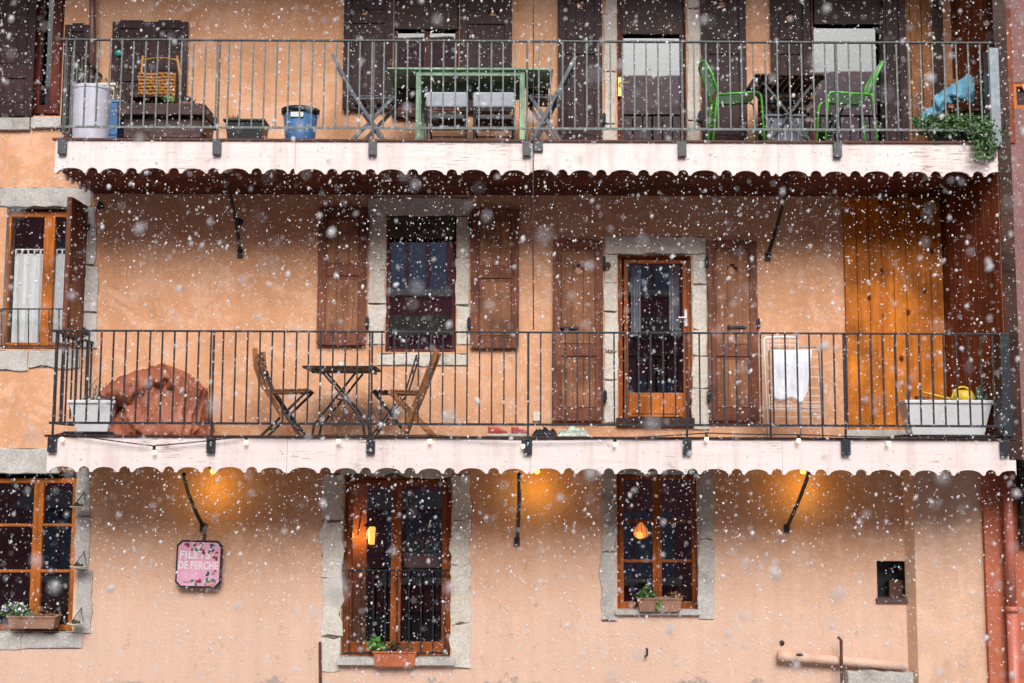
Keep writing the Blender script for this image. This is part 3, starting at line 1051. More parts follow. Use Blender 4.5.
def brace(top, mid, bot, knob=None):
    a, b = W(*top, YF + .18), W(*bot, -.02)
    c = W(*mid, (YF + .18) * .5)
    m = MB()
    pts = []
    for k in range(11):
        t = k / 10
        p = a * (1 - t) ** 2 + (c * 2 - (a + b) * .5) * 2 * t * (1 - t) + b * t * t
        pts.append(p)
    m.tube(pts, .021, 8)
    m.box(b.x - .03, b.x + .03, -.03, 0, b.z - .06, b.z + .03)
    if knob:
        k = W(*knob, -.3)
        m.ball((k.x, k.y, k.z), .05, 2, (1, .7, .9))
    return m.build('brace', 'iron', house, smooth=False)


brace((223, 172), (234, 212), (240, 252), (239, 222))
brace((789, 174), (780, 215), (768, 255))
brace((184, 474), (191, 500), (203, 526))
brace((519, 474), (519, 505), (517, 540))
brace((810, 470), (799, 500), (787, 527))

# ------------------------------------------------------------------ pipes, cables and fittings on the house
m = MB()
m.tube([W(92.5, -60, -.16), W(92.5, 118, -.16)], .035, 12)
m.build('downpipe', 'brown_pipe', house, smooth=True)
m = MB()
zs = [W(533.5, -60, YR - .05), W(533.3, 142, YR - .05), W(533, 240, YR - .05), W(533.5, 331, YR - .02)]
m.tube(zs, .006, 6)
m.build('cable', 'iron', house)
m = MB()
m.rect(533, 412, 540, 421, -.02, -.03, 0)
m.build('junction_box', 'cream', house, bevel=.004)
m = MB()
m.tube([W(320, 642, -.04), W(320.5, 690, -.04)], .016, 8)
m.build('iron_stub', 'rust', house)
c = W(647, 652, -.04)
m = MB()
m.tube([(c.x, .0, c.z + .03), (c.x, -.05, c.z + .03), (c.x, -.055, c.z - .03), (c.x - .03, -.05, c.z - .05)], .012, 6)
m.build('wall_hook', 'iron', house)
# painted pipe stub low on the wall, iron rod, stone ledge
m = MB()
a, b = W(778, 656, -.08), W(906, 666, -.08)
m.tube([a, a + (b - a) * .12], .055, 14)
m.tube([a + (b - a) * .12, b], .048, 14)
m.tube([a + (b - a) * .14, a + (b - a) * .26], .052, 14)
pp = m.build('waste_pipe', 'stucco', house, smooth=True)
m = MB()
c = W(800, 655, -.128)
m.ball((c.x, -.12, c.z), .03, 2, (1.4, .5, .6))
m.build('pipe_plug', 'black', pp)
m = MB()
m.tube([W(838, 637, -.14), W(841, 640, -.16), W(842, 690, -.16)], .017, 8)
m.build('iron_rod', 'rust', house)
m = MB()
x0, x1, z0, z1 = RC(846, 671, 912, 700, -.1)
m.prism(jitter_poly(x0, x1, z0, z1, .03, seed=4), -.16, .01)
m.build('stone_ledge', 'grey_stone', house, bevel=.01)
c = W(782, 643, -.01)
m = MB()
m.ball((c.x, -.005, c.z), .03, 2, (1, .6, 1))
m.build('wall_pin', 'black', house)

# ================================================================== NEIGHBOURING HOUSE
nb = thing('neighbour_house', 'plum and brick red house adjoining the balconies at their boarded end', 'house', (5.4, -.3, 0))
xa = W(1003, 300, YF).x
m = MB()
m.box(xa + .003, xa + .14, YF - .01, YF + .12, Z_LO - .2, Z_TOP)
m.build('corner_post', 'dark_wood', nb, bevel=.005)
m = MB()
m.plate(xa + .14, 7.5, Z_LO - .2, Z_TOP, YF + .02, YF + .4, [RC(1014, 82, 1060, 108, YF)])
m.build('upper_wall', 'plum_render', nb)
m = MB()
ring(m, RC(1013, 81, 1061, 109, YF), .05, YF + .03, YF + .1)
wn = m.build('window', 'frame', nb)
m = MB()
x0, x1, z0, z1 = RC(1013, 81, 1061, 109, YF)
m.box(x0, x1, YF + .12, YF + .14, z0, z1)
m.build('pane', 'glass', wn)
m = MB()
xr = W(985.5, 580, -.2).x
m.prism([(xr, -.05), (7.5, -.05), (7.5, Z_LO - .21), (xr, Z_LO - .21)], -.22, .2)
m.build('lower_wall', 'red_render', nb)
m = MB()
cx = W(1010, 580, -.3).x
m.tube([(cx, -.32, 0), (cx, -.32, W(1010, 609, -.3).z)], .056, 16)
m.tube([(cx, -.32, W(1010, 612, -.3).z), (cx, -.32, W(1010, 606, -.3).z)], .064, 16)
m.tube([(cx, -.32, W(1010, 606, -.3).z), (cx, -.32, Z_LO - .2)], .05, 16)
m.build('downpipe', 'red_pipe', nb, smooth=True)
m = MB()
m.rect(1019, 440, 1050, 545, -.3, -.33, -.25)
for k in range(9):
    m.rect(1021, 444 + k * 11, 1048, 449 + k * 11, -.3, -.345, -.33)
m.build('shutter', 'black', nb, bevel=.004)
m = MB()
m.tube([W(1006, 120, YF - .03), W(1004, 138, YF - .03), W(999, 146, YF - .04)], .007, 6)
m.build('cable', 'black', nb)

# ================================================================== THE HOUSE ACROSS THE STREET (seen in the panes)
op = thing('row_house', 'mauve house across the street, mirrored in the balcony windows', 'house', (0, -24, 0))
YO = -23.0
m = MB()
m.box(-22, 22, YO - 17, YO, -.05, 12.39)
m.build('wall', 'opp_wall', op)
m = MB()
m.hexa([(-22.5, YO + .7, 12.4), (22.5, YO + .7, 12.4), (22.5, YO - 18, 12.4), (-22.5, YO - 18, 12.4)],
       [(-22.5, YO - 9, 18.6), (22.5, YO - 9, 19.7), (22.5, YO - 11, 19.7), (-22.5, YO - 11, 18.6)])
m.build('roof', 'opp_roof', op)
m = MB()
m.box(-22, 22, YO + .0005, YO + .5, 8.15, 8.75)
m.build('cornice', 'grey_stone', op)
m = MB()
m.box(-5.4, -1.3, YO - 6, YO - 3.5, 14.0, 18.8)
m.build('dormer', 'opp_roof', op)
for r_, z in enumerate((1.0, 5.0, 9.6)):
    for k in range(12):
        x = -20.8 + k * 3.41
        m = MB()
        for q in range(3):
            m.box(x + q * .62, x + q * .62 + .5, YO + .001, YO + .04, z, z + (1.45 if r_ == 2 else 1.9))
        f = m.build('window', 'opp_glass', op)
        q = MB()
        q.box(x - .2, x + 1.95, YO + .001, YO + .28, z - .22, z - .03)
        q.build('sill', 'snow', f)
        if r_ == 0 and k % 3 != 1:
            q = MB()
            q.hexa([(x - .5, YO + .001, 3.45), (x + 2.2, YO + .001, 3.45), (x + 2.2, YO + 1.1, 3.0), (x - .5, YO + 1.1, 3.0)],
                   [(x - .5, YO + .001, 3.5), (x + 2.2, YO + .001, 3.5), (x + 2.2, YO + 1.1, 3.05), (x - .5, YO + 1.1, 3.05)])
            q.build('awning', ('sign_coral', 'snow', 'grey_cloth')[k % 3], op)

# ================================================================== THINGS ON THE UPPER BALCONY
def fold_chair(name, label, cat, bt, hinge_top, foot_f, seat_back, seat_front, foot_b, Yc, wd, mats, bw=.03, group=None, slat=.03, back_slats=(.05, .18, .31), round_=False):
    """a folding chair seen from its side; pixel points on its own plane; side frames stand at Yc -/+ wd"""
    base = W((foot_f[0] + foot_b[0]) / 2, max(foot_f[1], foot_b[1]), Yc)
    t = thing(name, label, cat, base, group)
    P = lambda p, y: Vector((W(*p, Yc).x, y, W(*p, Yc).z))
    fm, sm = mats
    for y in (Yc - wd, Yc + wd):
        m = MB()
        m.path([P(bt, y), P(hinge_top, y), P(foot_f, y)], bw, .022)
        m.build('back_leg', fm, t, bevel=.004)
        m = MB()
        yy = y + (.026 if y < Yc else -.026)
        m.path([P(seat_front, yy), P(foot_b, yy)], bw, .02)
        m.build('front_leg', fm, t, bevel=.004)
    m = MB()
    a, b = P(seat_back, 0), P(seat_front, 0)
    n = 6
    for k in range(n):
        p = a + (b - a) * (k + .15) / n
        q = a + (b - a) * (k + .85) / n
        m.hexa([(p.x, Yc - wd + .03, p.z), (q.x, Yc - wd + .03, q.z), (q.x, Yc + wd - .03, q.z), (p.x, Yc + wd - .03, p.z)],
               [(p.x, Yc - wd + .03, p.z + .018), (q.x, Yc - wd + .03, q.z + .018), (q.x, Yc + wd - .03, q.z + .018), (p.x, Yc + wd - .03, p.z + .018)])
    for y in (Yc - wd + .05, Yc + wd - .05):
        m.bar((a.x, y, a.z - .012), (b.x, y, b.z - .012), .022, .02)
    m.build('seat', sm, t, bevel=.003)
    m = MB()
    a, b = P(bt, 0), P(hinge_top, 0)
    for f in back_slats:
        p = a + (b - a) * f
        q = a + (b - a) * (f + .09)
        d = (b - a).normalized().cross(Vector((0, 1, 0))) * .009
        m.hexa([(p.x - d.x, Yc - wd - .005, p.z - d.z), (q.x - d.x, Yc - wd - .005, q.z - d.z), (q.x - d.x, Yc + wd + .005, q.z - d.z), (p.x - d.x, Yc + wd + .005, p.z - d.z)],
               [(p.x + d.x, Yc - wd - .005, p.z + d.z), (q.x + d.x, Yc - wd - .005, q.z + d.z), (q.x + d.x, Yc + wd + .005, q.z + d.z), (p.x + d.x, Yc + wd + .005, p.z + d.z)])
    m.build('backrest', sm, t, bevel=.003)
    m = MB()
    for f in (.84,):
        for u, v in ((hinge_top, foot_f), (seat_front, foot_b)):
            p = P(u, 0) * (1 - f) + P(v, 0) * f
            m.tube([(p.x, Yc - wd, p.z), (p.x, Yc + wd, p.z)], .011, 6)
    m.build('stretcher', fm, t)
    return t


def zat(z, px, Y):
    """pixel row of height z at column px on plane Y"""
    lo, hi = -300, 1000
    for _ in range(40):
        mid = (lo + hi) / 2
        if W(px, mid, Y).z > z:
            lo = mid
        else:
            hi = mid
    return lo


def fy(px, Y, up=True):
    return zat((Z_UP if up else Z_LO + .012) + .002, px, Y)


Yc = -.62
fold_chair('folding_chair', 'slate grey folding chair facing the mint table, beside the blue bucket', 'chair',
           (335, 60), (355, 99), (392, fy(392, Yc)), (352, 102), (396, 101), (346, fy(346, Yc)), Yc, .2, ('slate', 'slate'), bw=.04,
           back_slats=(.03, .2, .37, .54), group='folding chairs at the mint table')
fold_chair('folding_chair', 'slate grey folding chair facing the mint table, backed against the door shutter', 'chair',
           (575, 62), (556, 99), (527, fy(527, Yc)), (558, 101), (529, 100), (566, fy(566, Yc)), Yc, .2, ('slate', 'slate'), bw=.04,
           back_slats=(.03, .2, .37, .54), group='folding chairs at the mint table')

# mint table
Yn, Yfr = -1.03, -.45
zt = W(470, 68.5, Yn).z
t = thing('garden_table', 'mint green wooden table with drop leaves on the upper balcony', 'table', (W(470, 100, -.7).x, -.73, Z_UP))
xl, xr = W(416, 80, Yn).x, W(525, 80, Yn).x
m = MB()
for k in range(5):
    y0 = Yn - .03 + k * .13
    m.box(xl - .02, xr + .02, y0, y0 + .122, zt - .022, zt)
m.build('tabletop', 'mint', t, bevel=.004)
for nm, a, b in (('leaf', W(387, 70, Yn).x, xl - .022), ('leaf', xr + .022, W(553, 70, Yn).x)):
    m = MB()
    for k in range(5):
        y0 = Yn - .03 + k * .13
        m.box(a, b, y0, y0 + .122, zt - .02, zt - .001)
    m.build('table_leaf', 'mint', t, bevel=.004)
m = MB()
m.box(xl + .055, xr - .055, Yn + .005, Yn + .03, zt - .075, zt - .0225)
m.build('apron', 'mint', t, bevel=.003)
m = MB()
m.box(xl + .055, xr - .055, Yfr - .03, Yfr, zt - .16, zt - .0225)
m.build('apron', 'mint', t, bevel=.003)
for a, b in ((W(389, 70, Yn).x, xl - .03), (xr + .03, W(550, 70, Yn).x)):
    m = MB()
    m.box(a, b, Yfr - .02, Yfr, zt - .19, zt - .03)
    m.build('leaf_bracket', 'olive', t, bevel=.003)
for x in (xl, xr - .056):
    for y in (Yn, Yfr - .055):
        m = MB()
        m.box(x, x + .055, y, y + .055, Z_UP, zt - .0225)
        m.build('leg', 'mint', t, bevel=.004)


def cushion_chair(px0, px1, label):
    Yb = -1.0
    x0, x1 = W(px0, 100, Yb).x, W(px1, 100, Yb).x
    t = thing('cushioned_chair', label, 'chair', ((x0 + x1) / 2, -.4, Z_UP), 'black chairs with grey cushions pushed under the mint table')
    zt_, zm = W(440, 91.5, Yb).z, W(440, 107, Yb).z
    m = MB()
    m.box(x0, x1, Yb, Yb + .07, zm, zt_)
    m.build('back_cushion', 'grey_cloth', t, bevel=.02)
    m = MB()
    m.box(x0 + .02, x1 - .02, Yb + .02, -.55, zm - .13, zm - .07)
    m.build('seat', 'black', t, bevel=.015)
    for x in (x0 + .012, x1 - .012):
        m = MB()
        m.tube([(x, Yb + .035, Z_UP), (x, Yb + .035, zt_ - .02)], .012, 8)
        m.build('leg', 'black', t)
        m = MB()
        m.tube([(x + (.05 if x < (x0 + x1) / 2 else -.05), -.57, Z_UP), (x, -.57, zm - .1)], .012, 8)
        m.build('leg', 'black', t)
    m = MB()
    for y in (Yb + .035, -.57):
        m.tube([(x0 + .012, y, zm - .2), (x1 - .012, y, zm - .2)], .008, 6)
    m.build('stretcher', 'black', t)
    return t


cushion_chair(426, 467, 'black chair with grey back cushion under the mint table, nearer the blue bucket')
cushion_chair(473, 515, 'black chair with grey back cushion under the mint table, nearer the stone door jamb')

# blue bucket, black tub, pots
c = W(300, 138, -.75)
t = thing('bucket', 'blue plastic bucket with black rim and white sticker on the upper balcony', 'bucket', (c.x, -.75, Z_UP))
h = W(300, 110.5, -.75).z - Z_UP
m = MB()
m.lathe((c.x, -.75, Z_UP), [(.135, 0), (.15, .02), (.182, h - .05)], 28)
m.build('body', 'blue', t, smooth=True)
m = MB()
m.lathe((c.x, -.75, Z_UP), [(.184, h - .055), (.200, h - .05), (.205, h), (.190, h), (.18, h - .04)], 28)
m.build('rim', 'black', t, smooth=True)
m = MB()
m.prism([(c.x - .07, Z_UP + h * .72), (c.x + .06, Z_UP + h * .72), (c.x + .06, Z_UP + h * .84), (c.x - .07, Z_UP + h * .84)], -.75 - .186, -.75 - .165)
m.build('sticker', 'white_pot', t)
c = W(247, 138, -.8)
t = thing('tub', 'low black plastic tub beside the blue bucket', 'tub', (c.x, -.8, Z_UP))
h = W(247, 123, -.8).z - Z_UP
m = MB()
m.trough(c.x - .2, c.x + .2, -.95, -.65, Z_UP, Z_UP + h, .03, .025)
m.build('body', 'black', t, bevel=.006)
m = MB()
for k in range(16):
    m.leaf((c.x - .12 + random.gauss(0, .04), -.93 + random.gauss(0, .03), Z_UP + h - .02), (random.gauss(0, .6), random.gauss(0, .3), 1), .07)
m.build('foliage', 'leaf_dry', t)
c = W(91, 138, -.85)
h = W(91, 89, -.85).z - Z_UP
t = thing('plant_pot', 'tall lilac white pot at the railing corner of the upper balcony', 'pot', (c.x, -.85, Z_UP))
m = MB()
m.lathe((c.x, -.85, Z_UP), [(.17, 0), (.185, .03), (.20, h - .04), (.208, h - .03), (.208, h), (.185, h), (.18, h - .08)], 32)
m.build('body', 'lilac_pot', t, smooth=False)
m = MB()
m.lathe((c.x, -.85, Z_UP), [(.181, h - .09), (.178, h - .05)], 24)
m.build('soil', 'soil', t)
c = W(109, 138, -.5)
h = W(109, 86, -.5).z - Z_UP
t = thing('plant_pot', 'cream square pot standing behind the tall lilac white pot', 'pot', (c.x, -.5, Z_UP))
m = MB()
m.trough(c.x - .11, c.x + .07, -.6, -.4, Z_UP, Z_UP + h, .03, .03)
m.build('body', 'cream', t, bevel=.006)
m = MB()
for k in range(14):
    m.leaf((c.x - .02 + random.gauss(0, .03), -.5 + random.gauss(0, .03), Z_UP + h - .03), (random.gauss(0, .5), random.gauss(0, .3), 1), .13, .3)
m.build('foliage', 'leaf_dry', t)

# plum brown storage bench
t = thing('storage_bench', 'plum brown plank bench with overhanging lid below the closed shutters', 'bench', (W(162, 120, -.6).x, -.6, Z_UP))
xa, xb = W(124, 120, -.85).x, W(201, 120, -.85).x
zt = W(162, 103.5, -.9).z
zl = W(162, 115, -.9).z
m = MB()
for k in range(3):
    z0 = Z_UP + .0 + k * (zl - Z_UP - .02) / 3
    m.box(xa, xb, -.85, -.35, z0 + .004, z0 + (zl - Z_UP - .02) / 3 - .002)
m.build('body', 'trunk', t, bevel=.004)
m = MB()
m.box(xa - .06, xb + .05, -.92, -.3, zl, zt)
m.build('lid', 'trunk', t, bevel=.006)
m = MB()
m.hexa([(xb + .002, -.84, zl - .004), (xb + .03, -.84, zl - .004), (xb + .03, -.4, zl - .004), (xb + .002, -.4, zl - .004)],
       [(xb + .002, -.84, zl - .16), (xb + .008, -.84, zl - .16), (xb + .008, -.4, zl - .16), (xb + .002, -.4, zl - .16)])
m.build('lid_bracket', 'dark_wood', t)
c = W(115, 120, -.7)
t = thing('storage_crate', 'dark blue plastic crate wedged between the white pot and plank bench', 'crate', (c.x, -.7, Z_UP))
m = MB()
m.trough(c.x - .07, c.x + .08, -.85, -.4, Z_UP, W(115, 104, -.7).z, .01, .03, lip=.008)
m.build('body', 'blue', t, bevel=.005)
m = MB()
for k in range(3):
    z0 = Z_UP + .05 + k * .085
    m.box(c.x - .06, c.x + .07, -.857, -.846, z0, z0 + .018)
m.build('ribs', 'blue', t)

# wicker chair standing on the bench
Yk = -.5
zb = W(160, 103.5, -.85).z
c = W(160, 103, Yk)
t = thing('wicker_chair', 'small honey coloured wicker chair standing on the plank bench', 'chair', (c.x, Yk, zt))
m = MB()
A = [W(p[0], p[1], Yk) for p in ((140, 103), (141, 78), (143, 56))]
B = [W(p[0], p[1], Yk) for p in ((180, 102), (180, 75), (177, 56))]
for P in (A, B):
    P[0].z = zt
    m.tube(P, .014, 8)
m.build('back_post', 'wicker', t, smooth=True)
m = MB()
pts = []
for k in range(9):
    f = k / 8
    q = W(142 + 36 * f, 60.5 - 2.5 * math.sin(f * math.pi), Yk)
    pts.append(q)
m.tube(pts, .012, 8)
m.build('top_rail', 'wicker', t, smooth=True)
m = MB()
x0, x1, z0, z1 = RC(139, 73, 175, 102, Yk)
nz_, nx_ = 9, 6
for k in range(nz_):
    z = z0 + (z1 - z0) * (k + .5) / nz_
    pts = []
    for i in range(nx_ * 2 + 1):
        f = i / (nx_ * 2)
        pts.append((x0 + (x1 - x0) * f, Yk - .012 + .009 * math.cos(math.pi * (i + k)), z + .005 * math.sin(f * 9 + k)))
    m.tube(pts, .017, 6)
for i in range(nx_ + 1):
    x = x0 + (x1 - x0) * i / nx_
    m.tube([(x, Yk - .012, z0), (x, Yk - .012, z1)], .005, 5)
m.build('woven_back', 'wicker', t)
m = MB()
zs_ = zt + .1
m.box(x0, x1 + .04, Yk - .3, Yk - .03, zs_, zs_ + .03)
for x in (x0 + .02, x1 + .02):
    m.tube([(x, Yk - .28, zt), (x, Yk - .28, zs_)], .012, 6)
m.build('seat', 'dark_wood', t, bevel=.006)
c = W(172, 100, -.86)
o = MB()
for k in range(7):
    o.leaf((c.x + random.gauss(0, .015), c.y, c.z - .02), (-.7 + random.gauss(0, .3), random.gauss(0, .2), .55), .11, .4)
o.tube([(c.x, c.y, zt), (c.x, c.y, c.z)], .004, 5)
lf = o.build('leaf_sprig', 'leaf_bright')
tag(lf, 'fresh green leaf sprig lying on the plank bench lid', 'sprig')
# brown bottle group beside the wicker chair
c = W(186, 100, -.6)
t = thing('plant_pot', 'small rusty brown pot with dead stems at the end of the plank bench', 'pot', (c.x, -.6, zt))
m = MB()
m.lathe((c.x, -.6, zt), [(.03, 0), (.045, .08), (.05, .1), (.042, .1), (.04, .07)], 16)
m.build('body', 'clay', t, smooth=True)
m = MB()
for k in range(22):
    m.leaf((c.x + random.gauss(0, .02), -.6 + random.gauss(0, .02), zt + .09), (random.gauss(0, .7), random.gauss(0, .5), 1), .09, .4)
m.build('foliage', 'leaf_dark', t)
c = W(126, 98, -.62)
t = thing('plant_pot', 'low pot of withered flowers on the plank bench by the cream pot', 'pot', (c.x, -.62, zt))
m = MB()
m.lathe((c.x, -.62, zt), [(.06, 0), (.085, .06), (.09, .075), (.08, .075), (.076, .05)], 18)
m.build('body', 'black', t, smooth=True)
m = MB()
for k in range(40):
    m.leaf((c.x + random.gauss(0, .06), -.62 + random.gauss(0, .04), zt + .06), (random.gauss(0, .8), random.gauss(0, .5), 1), .06, .5)
m.build('foliage', 'leaf_dark', t)


# lime chairs
def lime_chair(flip, label, Yc=-.62):
    wd = .2
    def P(px, py, y):
        px = px if not flip else flip - px
        q = W(px, py, Yc)
        return Vector((q.x, y, q.z))
    t = thing('garden_chair', label, 'chair', (P(735, 139, Yc).x, Yc, Z_UP), 'lime green metal chairs at the dark slatted table')
    zf = Z_UP

    def foot(px, y):
        q = P(px, 140, y)
        q.z = zf
        return q
    for y in (Yc - wd, Yc + wd):
        m = MB()
        m.tube([foot(709, y), P(714, 103, y), P(715, 99, y)], .012, 8)
        m.build('rear_leg', 'lime', t, smooth=True)
        m = MB()
        m.tube([P(716, 100, y), P(735, 98.8, y), P(752, 97.5, y), P(755.5, 98.3, y), P(757.5, 101, y), foot(761, y)], .012, 8)
        m.build('front_leg', 'lime', t, smooth=True)
    m = MB()
    # one bent tube round the backrest
    loop = [P(715, 99, Yc - wd), P(709, 80, Yc - wd), P(703, 68, Yc - wd + .01), P(701, 64.5, Yc - wd + .06), P(700.5, 63.6, Yc), P(701, 64.5, Yc + wd - .06),
            P(703, 68, Yc + wd - .01), P(709, 80, Yc + wd), P(715, 99, Yc + wd)]
    m.tube(loop, .012, 8)
    fr = m.build('back_frame', 'lime', t, smooth=True)
    m = MB()
    for k in range(7):
        y = Yc - wd + .05 + k * (2 * wd - .1) / 6
        m.hexa([P(701.6, 65, y - .0115), P(701.6, 65, y + .0115), P(713, 93.5, y + .0115), P(713, 93.5, y - .0115)],
               [P(702.2, 65, y - .0115), P(702.2, 65, y + .0115), P(713.6, 93.5, y + .0115), P(713.6, 93.5, y - .0115)])
    m.build('backrest', 'lime_slat', t)
    m = MB()
    for k in range(9):
        y = Yc - wd + .02 + k * (2 * wd - .04) / 8
        a, b = P(716, 99.6, y), P(754, 97.6, y)
        m.hexa([a + Vector((0, -.011, 0)), b + Vector((0, -.011, 0)), b + Vector((0, .011, 0)), a + Vector((0, .011, 0))],
               [a + Vector((0, -.011, .006)), b + Vector((0, -.011, .006)), b + Vector((0, .011, .006)), a + Vector((0, .011, .006))])
    m.build('seat', 'lime_slat', t)
    return t


lime_chair(None, 'lime green metal chair with its back to the white stone door jamb')
lime_chair(1581, 'lime green metal chair with its back to the boarded end of the balcony')

# dark slatted table between them
Yn, Yk = -1.02, -.42
zt = W(790, 73.5, Yn).z
xa, xb = W(755, 74, Yn).x, W(826, 74, Yn).x
t = thing('folding_table', 'black slatted folding table between the two lime green chairs', 'table', ((xa + xb) / 2, -.72, Z_UP))
m = MB()
n = 11
for k in range(n):
    x = xa + (xb - xa) * k / n
    m.box(x + .006, xa + (xb - xa) * (k + 1) / n - .006, Yn, Yk, zt - .02, zt)
m.box(xa, xb, Yn + .06, Yn + .09, zt - .045, zt - .0205)
m.box(xa, xb, Yk - .09, Yk - .06, zt - .045, zt - .0205)
m.build('tabletop', 'dark_wood', t, bevel=.003)
for y in (Yn + .1, Yk - .1):
    for s_ in (0, 1):
        m = MB()
        a = Vector((xa + .08, y + .02 * s_, zt - .03))
        b = Vector((xb - .1, y + .02 * s_, Z_UP))
        if s_:
            a.x, b.x = xb - .08, xa + .1
        m.bar(a, b, .03, .018)
        m.build('leg', 'black', t, bevel=.003)
m = MB()
for z in (.3, .5):
    m.tube([(xa + .2, Yn + .1, Z_UP + z), (xa + .2, Yk - .1, Z_UP + z)], .01, 6)
    m.tube([(xb - .2, Yn + .1, Z_UP + z), (xb - .2, Yk - .1, Z_UP + z)], .01, 6)
m.build('stretcher', 'black', t)
# wooden crates behind the table
c = W(785, 110, -.28)
t = thing('wooden_crate', 'orange wooden slatted crate behind the black slatted table', 'crate', (c.x, -.28, Z_UP))
for k, py in enumerate((89, 98, 107, 120)):
    m = MB()
    m.rect(758, py - 1.6, 814, py + 1.6, -.4, -.41, -.395)
    m.build('slat', 'chair_wood', t, bevel=.002)
for px in (760, 811):
    m = MB()
    x = W(px, 110, -.38).x
    m.box(x - .02, x + .02, -.392, -.36, Z_UP, W(px, 85, -.38).z)
    m.build('post', 'dark_wood', t)
m = MB()
m.box(W(761, 110, -.3).x, W(810, 110, -.3).x, -.34, -.2, W(785, 120, -.3).z, W(785, 91, -.3).z)
m.build('contents', 'black', t, bevel=.02)
c = W(783, 138, -.75)
h = W(783, 117, -.75).z - Z_UP
t = thing('storage_tub', 'blue grey plastic tub under the black slatted table', 'tub', (c.x, -.7, Z_UP))
m = MB()
m.trough(c.x - .2, c.x + .2, -.85, -.55, Z_UP, Z_UP + h, .03, .03)
m.build('body', 'slate', t, bevel=.008)
m = MB()
for k in range(5):
    x = c.x - .14 + k * .07
    m.box(x - .006, x + .006, -.853, -.83, Z_UP + .03, Z_UP + h - .04)
m.build('ribs', 'grey_cloth', t)

# wooden chair with blue cloth, broom, trailing plant
Yc = -.62
xa, xb = W(938, 100, Yc).x, W(978, 100, Yc).x
t = thing('wooden_chair', 'small pale wooden chair under the blue cloth beside the trailing plant', 'chair', ((xa + xb) / 2, Yc, Z_UP))
zq = W(958, 82, Yc).z
zs_ = W(958, 115, Yc).z
for x in (xa, xb - .04):
    m = MB()
    m.box(x, x + .04, Yc - .2, Yc - .16, Z_UP, zq - (.0 if x > xa else .01))
    m.build('leg', 'chair_wood', t, bevel=.004)
    m = MB()
    m.box(x, x + .04, Yc + .16, Yc + .2, Z_UP, zs_)
    m.build('leg', 'chair_wood', t, bevel=.004)
m = MB()
m.box(xa + .041, xb - .041, Yc - .195, Yc - .165, W(958, 104, Yc).z, W(958, 97, Yc).z)
m.box(xa + .041, xb - .041, Yc - .195, Yc - .165, W(958, 91, Yc).z, W(958, 85, Yc).z)
m.build('backrest', 'chair_wood', t, bevel=.004)
m = MB()
m.box(xa, xb, Yc - .155, Yc + .2, zs_ + .002, zs_ + .03)
m.build('seat', 'chair_wood', t, bevel=.004)


def drape(name, mat, keys, Y, half, label, cat, amp=.02, thick=.006, seed=0):
    """a cloth: keys is a list of (upper pixel, lower pixel) from end to end"""
    m = MB()
    rows, cols = len(keys), 10
    fine = []
    for i in range(len(keys) - 1):
        for k in range(6):
            f = k / 6
            (a, b), (c, d) = keys[i], keys[i + 1]
            fine.append(((a[0] + (c[0] - a[0]) * f, a[1] + (c[1] - a[1]) * f), (b[0] + (d[0] - b[0]) * f, b[1] + (d[1] - b[1]) * f)))
    fine.append(keys[-1])
    V = []
    for i, (a, b) in enumerate(fine):
        row = []
        for j in range(cols + 1):
            f = j / cols
            px, py = a[0] + (b[0] - a[0]) * f, a[1] + (b[1] - a[1]) * f
            y = Y - half * math.sin(f * math.pi) + amp * 1.6 * noise.noise(Vector((px * .16 + seed, py * .12, seed)))
            p = W(px, py, y)
            p.z += amp * .5 * noise.noise(Vector((px * .22, py * .2, seed + 5)))
            row.append(m.bm.verts.new(p))
        V.append(row)
    for r1, r2 in zip(V, V[1:]):
        for k in range(cols):
            m.bm.faces.new((r1[k], r1[k + 1], r2[k + 1], r2[k]))
    o = m.build(name, mat, smooth=True)
    s_ = o.modifiers.new('cloth_thickness', 'SOLIDIFY')
    s_.thickness = thick
    tag(o, label, cat)
    return o


drape('blue_cloth', 'blue_cloth', [((912, 124), (918, 128)), ((920, 114), (934, 121)), ((931, 106), (941, 118)), ((933, 97), (946, 104)), ((947, 87), (953, 103)),
                                   ((961, 79), (965, 102)), ((970, 74), (974, 103)), ((974, 79), (975, 94))], -.87, .06,
      'blue cloth thrown over the small wooden chair, one end hanging to the floor', 'cloth', .04)
m = MB()
m.tube([W(999, 62, -.7), W(972, 80, -.72), W(940, 100, -.45)], .013, 8)
m.tube([W(940, 100, -.45), W(933, 104, -.40)], .03, 8, .045)
o = m.build('broom', 'black')
tag(o, 'black broom handle poking out over the blue cloth', 'broom')
x0, x1 = W(930, 125, -.98).x, W(988, 125, -.98).x
t = thing('planter', 'dark trough of small trailing green leaves spilling over the balcony edge', 'planter', ((x0 + x1) / 2, -.98, Z_UP))
m = MB()
m.trough(x0, x1, -1.08, -.88, Z_UP + .003, Z_UP + .17, .02, .02)
m.build('trough', 'black', t, bevel=.005)
m = MB()
random.seed(8)
for k in range(3000):
    u = random.random()
    if u < .84:
        px, py = random.gauss(954, 21), random.gauss(123, 6)
        if px < 912 or px > 996 or py < 113 + random.random() * 6:
            continue
        Y = random.uniform(-1.2, -.86)
    else:
        px, py = random.gauss(984, 6.5), random.uniform(122, 161)
        if py > 150 and random.random() < .45:
            continue
        Y = random.uniform(-1.28, -1.19)
    if YF - .04 < Y < -.9 and py > 138:
        continue
    m.leaf(W(px, py, Y), (random.gauss(0, 1), random.gauss(-.4, .6), random.gauss(.2, .8)), random.uniform(.028, .055), .75)
m.build('foliage', 'leaf', t)
m = MB()
for k in range(9):
    px = 974 + k * 2.6
    m.tube([W(px, 126, -1.0), W(px + 1, 128, -1.19), W(px + random.uniform(-2, 2), 140 + random.uniform(0, 17), -1.225)], .004, 5)
m.build('stems', 'leaf', t)

